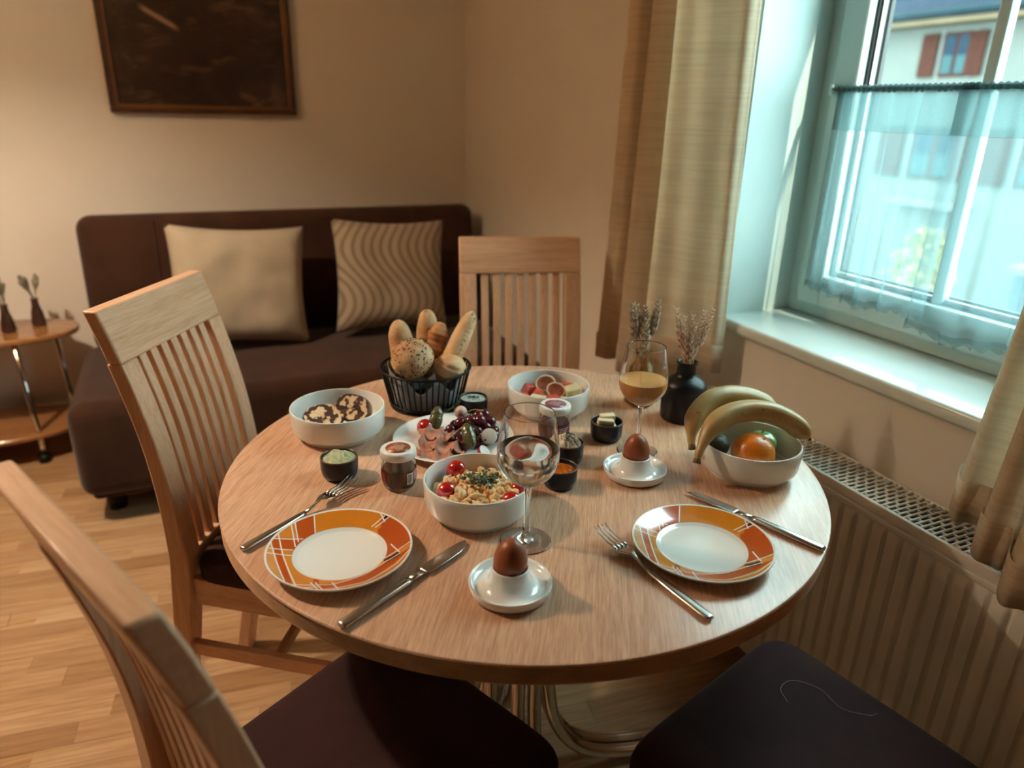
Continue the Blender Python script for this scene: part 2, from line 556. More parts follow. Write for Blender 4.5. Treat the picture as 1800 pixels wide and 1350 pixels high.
# window
WIN = bpy.data.objects.new('window_1', None); COL.objects.link(WIN); struct(WIN)
def wpart(name, mat, bev, *boxes):
    m = MB()
    for b in boxes: m.box(*b)
    return m.build(name, mat, WIN, smooth=False, bevel=bev)
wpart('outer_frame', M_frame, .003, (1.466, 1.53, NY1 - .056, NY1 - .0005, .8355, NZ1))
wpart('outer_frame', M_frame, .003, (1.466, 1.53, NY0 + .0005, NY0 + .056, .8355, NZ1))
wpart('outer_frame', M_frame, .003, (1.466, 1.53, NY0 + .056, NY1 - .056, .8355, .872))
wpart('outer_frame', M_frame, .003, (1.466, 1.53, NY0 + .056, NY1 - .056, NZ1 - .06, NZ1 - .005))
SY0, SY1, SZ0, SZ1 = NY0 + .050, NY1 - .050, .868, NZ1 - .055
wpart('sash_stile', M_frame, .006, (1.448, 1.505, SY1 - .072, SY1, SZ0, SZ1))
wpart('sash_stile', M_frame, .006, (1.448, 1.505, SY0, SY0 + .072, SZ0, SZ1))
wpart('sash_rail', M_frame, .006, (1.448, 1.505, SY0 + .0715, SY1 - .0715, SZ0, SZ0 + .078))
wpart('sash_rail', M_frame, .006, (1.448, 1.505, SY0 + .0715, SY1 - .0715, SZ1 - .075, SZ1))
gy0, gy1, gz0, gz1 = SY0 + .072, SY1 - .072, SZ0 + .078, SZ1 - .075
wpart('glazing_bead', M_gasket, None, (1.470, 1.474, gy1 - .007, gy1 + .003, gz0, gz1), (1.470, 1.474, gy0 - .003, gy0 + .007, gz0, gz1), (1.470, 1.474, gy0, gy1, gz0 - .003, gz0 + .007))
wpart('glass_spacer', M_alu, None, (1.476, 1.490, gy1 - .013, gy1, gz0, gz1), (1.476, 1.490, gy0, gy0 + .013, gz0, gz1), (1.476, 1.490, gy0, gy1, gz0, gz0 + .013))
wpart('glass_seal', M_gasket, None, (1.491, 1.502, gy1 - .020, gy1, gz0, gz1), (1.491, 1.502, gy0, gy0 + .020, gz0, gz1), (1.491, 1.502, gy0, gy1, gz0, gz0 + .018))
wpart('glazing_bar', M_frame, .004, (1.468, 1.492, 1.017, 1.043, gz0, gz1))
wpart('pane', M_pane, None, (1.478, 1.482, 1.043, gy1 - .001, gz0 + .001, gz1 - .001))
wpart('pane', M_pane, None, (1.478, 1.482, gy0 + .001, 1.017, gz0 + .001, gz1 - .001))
h = MB().lathe([(0, 0), (.009, .001), (.0095, .07), (.0, .071)], 14, (1.455, NY1 - .0535, .895)).build('hinge', M_frame, WIN)
MB().lathe([(0, 0), (.006, 0), (.006, .012), (0, .013)], 10, (1.455, NY1 - .0535, .880)).build('hinge_pin', M_alu, WIN)
# cafe rod and sheer curtain
ROD = thing('curtain_rod', 'thin dark rod across the window carrying the sheer cafe curtain', 'curtain rod')
RXX, RZ = 1.437, 1.383
MB().tube([(RXX, NY1 - .066, RZ), (RXX, NY0 + .06, RZ)], .0045, 10).build('rod', M_darkmetal, ROD)
for y in (NY1 - .063, NY0 + .063):
    MB().box(1.433, 1.4478, y - .006, y + .006, RZ - .013, RZ + .010).build('bracket', M_frame, ROD, bevel=.002)
SHEER = thing('cafe_curtain', 'translucent pale voile cafe curtain over the lower window', 'curtain')
def sheer_panel(ya, yb, seed, hem, name, x0):
    def fold(u, v):
        # u along y, v downwards
        y = ya + (yb - ya) * u
        k = .35 + .65 * v
        ph = u * 34 + seed + .8 * math.sin(u * 7 + seed)
        x = x0 + k * (.0070 * math.sin(ph) + .003 * math.sin(u * 61 + seed * 2.1)) - .004 * v
        y += (.35 + .65 * v) * .0125 * math.sin(2 * ph) * (.6 + .4 * math.sin(u * 5 + seed))
        return x, y
    band = .085
    def f_band(u, v):
        x, y = fold(u, v * .16)
        return (x, y, RZ - .0055 - band * v)
    def f_main(u, v):
        vv = .16 + .84 * v
        x, y = fold(u, vv)
        zb = hem + .008 * math.sin(u * 9 + seed)
        return (x, y, RZ - .006 - band + (zb - RZ + .006 + band) * v)
    def f_hem(u, v):
        x, y = fold(u, 1.0)
        zb = hem + .008 * math.sin(u * 9 + seed)
        return (x - .001 - .002 * math.sin(u * 60), y, zb + .012 - .020 * v + .004 * math.sin(u * 85 + seed) * v)
    def f_head(u, v):
        y = ya + (yb - ya) * u
        a = 2 * PI * v
        r = .0078 + .0016 * math.sin(u * 160 + seed)
        return (RXX + r * math.cos(a), y, RZ + r * math.sin(a))
    MB().grid(f_band, 150, 6).build('header_band', M_sheer_band, SHEER)
    MB().grid(f_main, 150, 24).build('voile', M_sheer, SHEER)
    MB().grid(f_hem, 200, 3).build('ruffled_hem', M_sheer, SHEER)
    MB().grid(f_head, 160, 8).build('rod_pocket', M_sheer_band, SHEER)
sheer_panel(NY1 - .088, 1.02, .4, .915, 'a', 1.4335)
sheer_panel(1.055, NY0 + .075, 2.3, .898, 'b', 1.4255)

# ================================================================== LONG CURTAINS
def drape(name, label, pts_top, pts_bot, z_top, hem_fn, n=110, nv=34):
    """pleated sheet between a top and a bottom plan polyline"""
    A = catmull([(x, y, 0) for x, y in pts_top], 14); B = catmull([(x, y, 0) for x, y in pts_bot], 14)
    def samp(P, u):
        q = u * (len(P) - 1); i = min(int(q), len(P) - 2); return P[i].lerp(P[i + 1], q - i)
    def fn(u, v):
        a = samp(A, u); b = samp(B, u)
        z = z_top + (hem_fn(u) - z_top) * v
        p = a.lerp(b, v)
        wob = .004 * math.sin(v * 7 + u * 9) + .0045 * math.sin(u * 58 + 1.5 * math.sin(v * 2.2)) * (.4 + .6 * v)
        return (p.x + wob, p.y + wob * .5, z)
    root = thing(name, label, 'curtain')
    MB().grid(fn, n, nv).build('cloth', M_curtain, root, solid=.0012)
    def hem(u, v):
        x, y, z = fn(u, 1.0)
        x2, y2, z2 = fn(u, .955)
        return (x - .0016, y, z + (z2 - z) * v)
    MB().grid(hem, n, 2).build('hem', M_curtain, root, solid=.001)
    return root
def pleats(y0, y1, x0, amp, k, seed):
    P = []
    n = k * 4
    for i in range(n + 1):
        u = i / n
        P.append((x0 + amp * math.sin(2 * PI * k * u + seed) * (1 + .25 * math.sin(5.3 * u + seed)), y0 + (y1 - y0) * u + .014 * math.sin(4 * PI * k * u + seed)))
    return P
drape('long_curtain', 'beige slubbed curtain hanging in folds left of the window behind the wheat', [(1.19, 1.405), (1.165, 1.42), (1.13, 1.455), (1.10, 1.50), (1.095, 1.535), (1.15, 1.55), (1.155, 1.58), (1.10, 1.60), (1.10, 1.635), (1.16, 1.66), (1.165, 1.69), (1.115, 1.71), (1.12, 1.75), (1.17, 1.775)], [(1.19, 1.365), (1.165, 1.38), (1.13, 1.44), (1.10, 1.50), (1.085, 1.565), (1.155, 1.585), (1.15, 1.62), (1.095, 1.655), (1.10, 1.70), (1.165, 1.73), (1.16, 1.77), (1.115, 1.80), (1.12, 1.855), (1.17, 1.87)], 2.32, lambda u: .705 - .02 * u - (.075 if u > .33 else 0) * min(1, (u - .33) * 12) + .006 * math.sin(u * 11))
drape('long_curtain', 'beige slubbed curtain at the right edge, its hem hanging over the radiator', [(1.19, .575), (1.165, .570), (1.125, .560), (1.105, .545), (1.135, .532), (1.150, .528), (1.118, .520), (1.092, .500), (1.098, .480), (1.135, .470), (1.145, .466), (1.105, .455), (1.085, .430), (1.11, .405), (1.14, .39), (1.08, .37)], [(1.19, .705), (1.165, .702), (1.132, .680), (1.122, .655), (1.140, .632), (1.158, .622), (1.122, .622), (1.086, .602), (1.084, .575), (1.095, .560), (1.100, .553), (1.088, .552), (1.058, .530), (1.054, .500), (1.082, .475), (1.06, .43)], 2.32,
      lambda u: .692 - .020 * min(1, max(0, (u - .28) * 10)) - .030 * min(1, max(0, (u - .62) * 9)) + .003 * math.sin(u * 30))
R2 = thing('curtain_rail', 'ceiling-high rail above the window carrying the long curtains', 'curtain rail')
MB().tube([(1.15, .30, 2.345), (1.15, 1.86, 2.345)], .012, 12).build('rail', M_darkmetal, R2)
for y in (.4, 1.75):
    MB().box(1.15, 1.2495, y - .01, y + .01, 2.335, 2.355).build('bracket', M_darkmetal, R2)

# ================================================================== RADIATOR
RAD = thing('radiator', 'cream panel radiator with slotted top grille under the window', 'radiator')
RY0, RY1, RXF, RXB, RTOP = .18, 1.425, 1.114, 1.222, .65
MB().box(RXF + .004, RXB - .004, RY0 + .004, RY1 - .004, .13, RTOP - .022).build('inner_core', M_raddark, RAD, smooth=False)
def radp(u, v):
    y = RY0 + (RY1 - RY0) * u
    z = .10 + (RTOP - .012 - .10) * v
    ph = ((y - .896) / .0333) % 1.0
    k = 0.0
    if .13 < z < .606:
        e = min(1, (z - .13) / .012, (.606 - z) / .006)
        k = e * (1 if .30 < ph < .95 else max(0, 1 - min(abs(ph - .30), abs(ph - .95), abs(ph + .05)) / .10))
    return (RXF - .002 - .0075 * k, y, z)
zs = 40
MB().grid(radp, 420, zs).build('front_panel', M_radiator, RAD, sharp=50)
MB().box(RXF - .003, RXF + .006, RY0, RY1, RTOP - .020, RTOP).build('top_rim', M_radiator, RAD, bevel=.003, seg=3)
MB().box(RXF - .0065, RXF - .002, RY0, RY1, RTOP - .034, RTOP - .022).build('front_lip', M_radiator, RAD, bevel=.0015)
MB().box(RXB - .006, RXB + .002, RY0, RY1, RTOP - .020, RTOP).build('top_rim', M_radiator, RAD, bevel=.003, seg=3)
for y in (RY0, RY1 - .010):
    MB().box(RXF, RXB, y, y + .010, .10, RTOP).build('side_panel', M_radiator, RAD, bevel=.003)
# grille: cross bars and staggered spacers
bar = MB().box(RXF + .004, RXB - .004, -.0022, .0022, -.003, .0015).build('grille_bar', M_radiator, RAD, bevel=.0008, seg=1)
bar_me = bar.data
pitch = .0118
GY0 = .475
nb = int((RY1 - GY0 - .014) / pitch)
spw = .0035
ys0 = GY0 + .004
MB().box(RXF + .004, RXB - .004, RY0 + .008, GY0 - .002, RTOP - .005, RTOP - .001).build('grille_end_plate', M_radiator, RAD, smooth=False)
sp = MB().box(-.0016, .0016, -pitch / 2, pitch / 2, -.003, .001).build('grille_spacer', M_radiator, RAD, smooth=False)
first = True
for i in range(nb):
    y = ys0 + i * pitch
    if i == 0: bar.location = (0, y, RTOP - .002)
    else:
        o = link('grille_bar', bar_me, RAD, .0008, 1); o.location = (0, y, RTOP - .002)
    offs = (.25, .5, .75) if i % 2 else (.125, .375, .625, .875)
    for q in offs:
        x = RXF + (RXB - RXF) * q
        if first: sp.location = (x, y + pitch / 2, RTOP - .002); first = False
        else:
            o = link('grille_spacer', sp.data, RAD); o.location = (x, y + pitch / 2, RTOP - .002)
for y in (.35, 1.25):
    MB().box(RXB, WX - .0005, y - .02, y + .02, .35, .39).build('wall_bracket', M_radiator, RAD)
    MB().box(RXB, WX - .0005, y - .02, y + .02, .50, .54).build('wall_bracket', M_radiator, RAD)

# ================================================================== EXTERIOR
HX = 16.0
M_facade = plain('facade_render', (.100, .103, .094), .9, .04, 2, spec=.05)
M_eave = plain('eave_board', (.13, .095, .06), .8, .1, 3, spec=.05)
M_roof = plain('slate_roof', (.005, .010, .020), .8, .3, 6, spec=.06)
M_gutter = plain('gutter_zinc', (.010, .020, .026), .7, .1, 6, spec=.06)
M_shutter = plain('shutter_brown', (.040, .014, .010), .8, .15, 9, spec=.05)
M_housewin = plain('house_window_glass', (.004, .016, .030), .4, .2, 5, spec=.08)
M_blind = plain('house_blind', (.030, .060, .065), .8, .05, 5, spec=.05)
M_white = plain('house_white_trim', (.10, .10, .095), .7, .03, 5)
M_stone = plain('garden_wall_stone', (.035, .05, .06), .9, .2, 3)
M_ground = plain('courtyard_ground', (.045, .055, .055), .9, .2, 1)
struct(MB().box(1.9, 45, -8, 45, -3.4, -3.2).build('courtyard_ground', M_ground, smooth=False))
H = thing('house', 'pale rendered house with dark slate roof across the courtyard', 'building', (HX, 0, -3.2))
EZ = 3.42 + 3.2
MB().box(0, .4, 2, 40, 0, EZ - .02).build('facade', M_facade, H, smooth=False)
MB().box(-.55, 0, 2, 40, EZ - .18, EZ - .04).build('eave', M_eave, H, smooth=False)
MB().tube([(-.60, 2, EZ + .02), (-.60, 40, EZ + .02)], .10, 10).build('gutter', M_gutter, H)
sl = MB().box(-.62, 6, 2, 40, -.08, .0, Matrix.Translation((0, 0, EZ + .42)) @ Matrix.Rotation(-math.radians(34), 4, 'Y')).build('roof', M_roof, H, smooth=False)
# snow guards / tile courses on the roof edge
tl = MB().box(-.16, .16, -.13, .13, 0, .035).build('roof_tile', M_roof, H, smooth=False)
k = 0
for rr in range(3):
    for i in range(34):
        y = 6.5 + i * .28 + (.14 if rr % 2 else 0)
        d = -.42 + rr * .28
        loc = (d * math.cos(math.radians(34)), y, EZ + .44 + d * math.sin(math.radians(34)))
        o = tl if k == 0 else link('roof_tile', tl.data, H)
        o.location = loc; o.rotation_euler = (0, -math.radians(34), 0); k += 1
def house_window(yc, zc, w, h, shut=True, lab=None):
    f = MB().box(-.05, .0, yc - w / 2, yc + w / 2, zc - h / 2, zc + h / 2).build('window', M_shutter, H, smooth=False)
    for s in (-1, 1):
        y0 = yc + s * w * .235
        MB().box(-.06, -.05, y0 - w * .18, y0 + w * .18, zc - h * .44, zc + h * .44).build('window_pane', M_housewin, f, smooth=False)
        MB().box(-.066, -.061, y0 - w * .17, y0 + w * .17, zc - h * .43, zc - h * .02).build('cafe_blind', M_blind, f, smooth=False)
    if shut:
        for s in (-1, 1):
            y0 = yc + (w * .93 if s > 0 else -w * .66)
            MB().box(-.09, -.04, y0 - w * .28, y0 + w * .28, zc - h * .5, zc + h * .5).build('shutter', M_shutter, f, smooth=False, bevel=.02)
            MB().box(-.03, 0, yc + s * w * .52 - .05, yc + s * w * .52 + .05, zc - h * .55, zc + h * .55).build('window_trim', M_white, f, smooth=False)
def fz(z): return z + 3.2
house_window(12.08, fz(2.64), .72, .90)
house_window(9.3, fz(2.64), .72, .90)
house_window(12.1, fz(.55), 1.25, 1.15)
house_window(9.5, fz(.55), 1.25, 1.15)
MB().box(-.35, 0, 10.9, 12.9, fz(-.62), fz(-.45)).build('window_ledge', M_white, H, smooth=False)
# arched gate wall in the yard
G = thing('garden_wall', 'low bluish garden wall with an arch seen through the sheer curtain', 'wall', (11.0, 5.2, -3.2))
poly = [(-1.2, 0), (-.9, 0), (-.9, 1.3)] + [(.0 - .9 * math.cos(a), 1.3 + .75 * math.sin(a)) for a in [i * PI / 12 for i in range(1, 12)]] + [(.9, 1.3), (.9, 0), (1.3, 0), (1.3, 2.45), (-1.2, 2.45)]
M4 = Matrix(((0, 0, 1, 0), (1, 0, 0, 0), (0, 1, 0, 0), (0, 0, 0, 1)))
MB().prism(poly, -.15, .15, M4).build('arch', M_stone, G, smooth=False)
MB().box(-.22, .22, -1.3, 1.4, 2.45, 2.55).build('coping', M_white, G, smooth=False)
# shrub
M_leaf = plain('shrub_leaf', (.17, .16, .06), .6, .4, 3)
M_bark = plain('bark', (.08, .05, .03), .9, .2, 10)
S = thing('shrub', 'sunlit yellow-green shrub seen through the sheer curtain', 'shrub', (8.6, 6.35, -3.2))
MB().tube([(0, 0, 0), (.05, .02, 1.0), (0, 0, 2.0)], [.05, .04, .02], 8).build('trunk', M_bark, S)
m = MB()
rq = random.Random(3)
for i in range(1500):
    a = rq.uniform(0, 2 * PI); z = rq.uniform(.7, 3.2); rr = .55 * math.sqrt(max(0.02, 1 - ((z - 1.7) / 1.55) ** 2)) * math.sqrt(rq.random())
    c = Vector((rr * math.cos(a), rr * math.sin(a), z)); s_ = rq.uniform(.04, .075)
    q = Quaternion((rq.gauss(0, 1), rq.gauss(0, 1), rq.gauss(0, 1), rq.gauss(0, 1))).normalized()
    m.add([c + q @ Vector(p) * s_ for p in ((-1, 0, 0), (0, -.5, .1), (1, 0, 0), (0, .5, .1))], [(0, 1, 2, 3)])
lv = m.build('foliage', M_leaf, S, smooth=False); lv['kind'] = 'stuff'

# ================================================================== CEILING LAMP (above left, out of the picture)
LAMP = (-1.0, 1.95, 2.10)
CL = thing('pendant_lamp', 'warm pendant lamp with cream shade hanging left of the table', 'lamp', LAMP)
M_shade = NT('lamp_shade_cloth')
M_shade.b.inputs['Base Color'].default_value = (.8, .6, .38, 1)
trn = M_shade.n('ShaderNodeBsdfTranslucent'); trn.inputs[0].default_value = (.85, .6, .35, 1)
vv = M_shade.coords(); M_shade.l(M_shade.ramp(M_shade.noise(vv, 60, 2), [(0, (.8, .55, .3)), (1, (.9, .68, .42))]), trn.inputs[0])
mx = M_shade.n('ShaderNodeMixShader'); mx.inputs[0].default_value = .5
M_shade.l(M_shade.b.outputs[0], mx.inputs[1]); M_shade.l(trn.outputs[0], mx.inputs[2]); M_shade.l(mx.outputs[0], M_shade.out.inputs[0])
MB().lathe([(.10, .16), (.20, -.06)], 40).build('shade', M_shade.m, CL)
MB().tube([(0, 0, .15), (0, 0, CZ - LAMP[2] - .02)], .004, 8).build('cable', M_blackwire, CL)
MB().lathe([(0, CZ - LAMP[2] - .04), (.05, CZ - LAMP[2] - .04), (.05, CZ - LAMP[2] - .001), (0, CZ - LAMP[2] - .001)], 24).build('canopy', M_frame, CL)
MB().lathe([(0, .115), (.02, .115), (.02, .155), (0, .16)], 16).build('socket', M_blackwire, CL)
ld = bpy.data.lights.new('pendant_bulb', 'POINT'); ld.energy = 66; ld.shadow_soft_size = .045; ld.color = (1.0, .83, .63)
lo = bpy.data.objects.new('pendant_bulb', ld); COL.objects.link(lo); lo.parent = CL; lo.location = (0, 0, .075)
# ================================================================== SOFA CORNER
SOFA = thing('sofa', 'dark brown fabric sofa bed without arms along the back wall', 'sofa')
def rbox(name, mat, parent, x0, x1, y0, y1, z0, z1, r, M=None, seg=5):
    return MB().box(x0, x1, y0, y1, z0, z1, M).build(name, mat, parent, bevel=r, seg=seg)
rbox('seat', M_sofa, SOFA, -.425, 1.19, 2.42, 3.12, .10, .43, .055)
rbox('seat_base', M_sofa, SOFA, -.40, 1.17, 2.48, 3.10, .07, .12, .02)
MX = Matrix.Translation((0, 3.06, .40)) @ Matrix.Rotation(math.radians(-8), 4, 'X')
rbox('backrest', M_sofa, SOFA, -.385, 1.195, -.02, .15, 0, .525, .055, MX)
for x in (-.12, .90):
    MB().box(x - .004, x + .004, -.024, -.016, .03, .50, MX).build('seam', M_sofa, SOFA, bevel=.003)
for x, y in ((-.34, 2.56), (1.1, 2.56), (-.34, 3.02), (1.1, 3.02)):
    MB().lathe([(0, 0), (.028, 0), (.034, .069), (0, .069)], 16, (x, y, 0)).build('leg', M_blackwire, SOFA)

def pillow(name, label, mat, c, w, h, t, tilt, roll, yaw, seed):
    def fn(u, v, s):
        a = u * 2 - 1; b = v * 2 - 1
        edge = max(0, (1 - a ** 4)) ** .55 * max(0, (1 - b ** 4)) ** .55
        pin = 1 - .075 * (1 - b * b) * abs(a) ** 3; pin2 = 1 - .085 * (1 - a * a) * abs(b) ** 3
        q = noise.noise(Vector((a * 2.2, b * 2.2, seed + s)))
        q2 = noise.noise(Vector((a * 5, b * 5, seed + s * 3)))
        return Vector((a * w / 2 * pin, s * (t / 2 * edge * (1 + .18 * q) + .004 * q2 * edge), b * h / 2 * pin2))
    m = MB()
    m.grid(lambda u, v: fn(u, v, -1), 26, 26)
    m.grid(lambda u, v: fn(u, v, 1), 26, 26)
    o = m.build(name, mat)
    me = o.data
    bm = bmesh.new(); bm.from_mesh(me); bmesh.ops.remove_doubles(bm, verts=bm.verts, dist=1e-5); bm.to_mesh(me); bm.free()
    o.location = c
    o.rotation_euler = (math.radians(tilt), math.radians(roll), math.radians(yaw))
    return tag(o, label, 'pillow')
pillow('throw_pillow', 'plain beige linen pillow on the left of the sofa', M_pillow, (.155, 2.905, .668), .50, .455, .16, -14, 3.5, 0, 1.3)
pillow('throw_pillow', 'beige pillow with wavy stripes on the right of the sofa', M_pillow2, (.745, 2.905, .668), .47, .455, .16, -14, 3, 0, 4.1)

# picture on the back wall
PIC = thing('framed_picture', 'dark landscape painting in a narrow brown frame on the wall', 'picture', (.134, BY, 1.275))
M_pframe = wood('picture_frame_wood', (.030, .010, .004), (.07, .024, .008), 'X', .35, 6, 8, 2)
M_pinner = plain('picture_inner_gilt', (.14, .055, .010), .4, .2, 30)
pw, ph = .70, .52
for b in ((-pw / 2, pw / 2, 0, .022), (-pw / 2, pw / 2, ph - .022, ph), (-pw / 2, -pw / 2 + .022, .022, ph - .022), (pw / 2 - .022, pw / 2, .022, ph - .022)):
    MB().box(b[0], b[1], -.028, -.001, b[2], b[3]).build('frame_bar', M_pframe, PIC, smooth=False, bevel=.004)
for b in ((-pw / 2 + .02, pw / 2 - .02, .020, .032), (-pw / 2 + .02, pw / 2 - .02, ph - .032, ph - .02), (-pw / 2 + .02, -pw / 2 + .032, .032, ph - .032), (pw / 2 - .032, pw / 2 - .02, .032, ph - .032)):
    MB().box(b[0], b[1], -.022, -.004, b[2], b[3]).build('inner_bar', M_pinner, PIC, smooth=False, bevel=.002)
t = NT('dark_painting')
v = t.coords((1, 1, 1.3))
f = t.noise(v, 5.5, 5, .6, 1.1)
f2 = t.noise(t.coords((2.2, 1, 5.5), (0, .5, 0)), 3.2, 4, .6, .8)
c1 = t.ramp(f, [(.35, (.014, .005, .003)), (.55, (.032, .015, .009)), (.72, (.075, .042, .026))])
c2 = t.ramp(f2, [(.56, (0, 0, 0)), (.74, (.085, .055, .036))])
# pale ridge stroke
sp3 = t.t.nodes.new('ShaderNodeSeparateXYZ'); t.l(t.coords(), sp3.inputs[0])
ma = t.n('ShaderNodeMath', operation='MULTIPLY_ADD'); t.l(sp3.outputs['X'], ma.inputs[0]); ma.inputs[1].default_value = .56; t.l(sp3.outputs['Z'], ma.inputs[2])
ab = t.n('ShaderNodeMath', operation='SUBTRACT'); t.l(ma.outputs[0], ab.inputs[0]); ab.inputs[1].default_value = .268
ab2 = t.n('ShaderNodeMath', operation='ABSOLUTE'); t.l(ab.outputs[0], ab2.inputs[0])
ln = t.ramp(ab2.outputs[0], [(.006, (1, 1, 1)), (.013, (0, 0, 0))])
cx_ = t.n('ShaderNodeMath', operation='ADD'); t.l(sp3.outputs['X'], cx_.inputs[0]); cx_.inputs[1].default_value = .135
cx2 = t.n('ShaderNodeMath', operation='ABSOLUTE'); t.l(cx_.outputs[0], cx2.inputs[0])
ln2 = t.ramp(cx2.outputs[0], [(.045, (1, 1, 1)), (.07, (0, 0, 0))])
msk = t.mix(1.0, ln, ln2, 'MULTIPLY')
t.set(color=t.mix(msk, t.mix(1.0, c1, c2, 'ADD'), (.26, .175, .11)), rough=.35)
MB().box(-pw / 2 + .03, pw / 2 - .03, -.012, -.006, .03, ph - .03).build('canvas', t.m, PIC, smooth=False)

# side table
ST = thing('side_table', 'small oval brown side table with lower shelf beside the sofa', 'side table', (-.82, 3.165, 0))
def oval(a, b, n=48): return [(a * abs(math.cos(q)) ** .8 * math.copysign(1, math.cos(q)), b * abs(math.sin(q)) ** .8 * math.copysign(1, math.sin(q))) for q in [2 * PI * i / n for i in range(n)]]
MB().prism(oval(.385, .165), .478, .50).build('table_top', M_sidetable, ST, bevel=.006, sharp=40)
MB().prism(oval(.34, .185), .105, .125).build('shelf', M_sidetable, ST, bevel=.006, sharp=40)
for x, y in ((.20, -.13), (-.20, -.13), (.30, .08), (-.30, .08)):
    MB().tube([(x, y, .01), (x, y, .12), (x - .015, y, .478)], .011, 10).build('leg', M_chrome, ST)
for x, y in ((.20, -.13), (-.20, -.13), (.30, .08), (-.30, .08)):
    MB().lathe([(0, 0), (.022, 0), (.02, .03), (0, .031)], 12, (x, y, 0)).build('foot', M_blackwire, ST)
M_smallvase = plain('brown_bottle_glass', (.055, .022, .014), .12, .15, 20, coat=.5)
M_drygrass = plain('dried_sage_grass', (.20, .19, .13), .9, .25, 30)
def bottle_with_grass(loc, label, label2, seed, h=.105):
    v = thing('small_bottle', label, 'bottle', loc)
    MB().lathe([(0, 0), (.024, 0), (.026, .01), (.021, .05), (.014, .075), (.012, h - .006), (.0145, h - .004), (.0145, h), (.011, h), (.010, .076), (0, .07)], 24).build('body', M_smallvase, v)
    g = thing('dried_grass', label2, 'dried flowers', (loc[0], loc[1], loc[2] + .071))
    rg = random.Random(seed)
    for i in range(12):
        a = rg.uniform(0, 2 * PI); d = rg.uniform(.3, 1)
        tip = Vector((.040 * d * math.cos(a) - .012, .03 * d * math.sin(a), rg.uniform(.10, .135)))
        P = [Vector((.004 * math.cos(a), .004 * math.sin(a), 0)), Vector((.007 * math.cos(a), .007 * math.sin(a), .04)), tip * .72 + Vector((0, 0, .01)), tip]
        C = catmull(P, 4)
        MB().tube(C, [.0012 if k < 6 else .0012 + .006 * math.sin(PI * (k - 6) / max(1, len(C) - 6)) for k in range(len(C))], 6).build('grass_stem', M_drygrass, g)
bottle_with_grass((-.572, 3.205, .5005), 'small brown bottle vase on the side table next to the sofa', 'grey-green dried grass in the bottle next to the sofa', 2)
bottle_with_grass((-.660, 3.135, .5005), 'small brown bottle vase at the left edge of the picture', 'grey-green dried grass in the bottle at the left edge', 8)

# ================================================================== CHAIRS
HW, CH = .172, .985       # half width of the back, height
prof = catmull([(0, -.075, 0), (0, -.030, .22), (0, .002, .44), (0, 0, .56), (0, -.022, .74), (0, -.062, .90), (0, -.090, CH)], 6)   # front face line (y, z)
def prof_at(z):
    for a, b in zip(prof, prof[1:]):
        if a.z <= z <= b.z + 1e-9:
            k = (z - a.z) / max(1e-9, b.z - a.z); return a.y + (b.y - a.y) * k
    return prof[-1].y
def swept(m, x0, x1, zs, th, x0b=None, x1b=None):
    """slab following the back curve between heights zs, thickness th(z)"""
    vs = []; fs = []
    for i, z in enumerate(zs):
        y = prof_at(z); d = th(z) if callable(th) else th
        k = i / (len(zs) - 1)
        a = x0 + ((x0b - x0) * k if x0b is not None else 0); b = x1 + ((x1b - x1) * k if x1b is not None else 0)
        vs += [(a, y, z), (b, y, z), (b, y - d, z), (a, y - d, z)]
    n = len(zs)
    for i in range(n - 1):
        for q in range(4):
            r = (q + 1) % 4
            fs.append((i * 4 + q, i * 4 + r, i * 4 + 4 + r, i * 4 + 4 + q))
    fs.append((3, 2, 1, 0)); fs.append(tuple((n - 1) * 4 + q for q in range(4)))
    m.add(vs, fs)
def lsp(a, b, n): return [a + (b - a) * i / (n - 1) for i in range(n)]
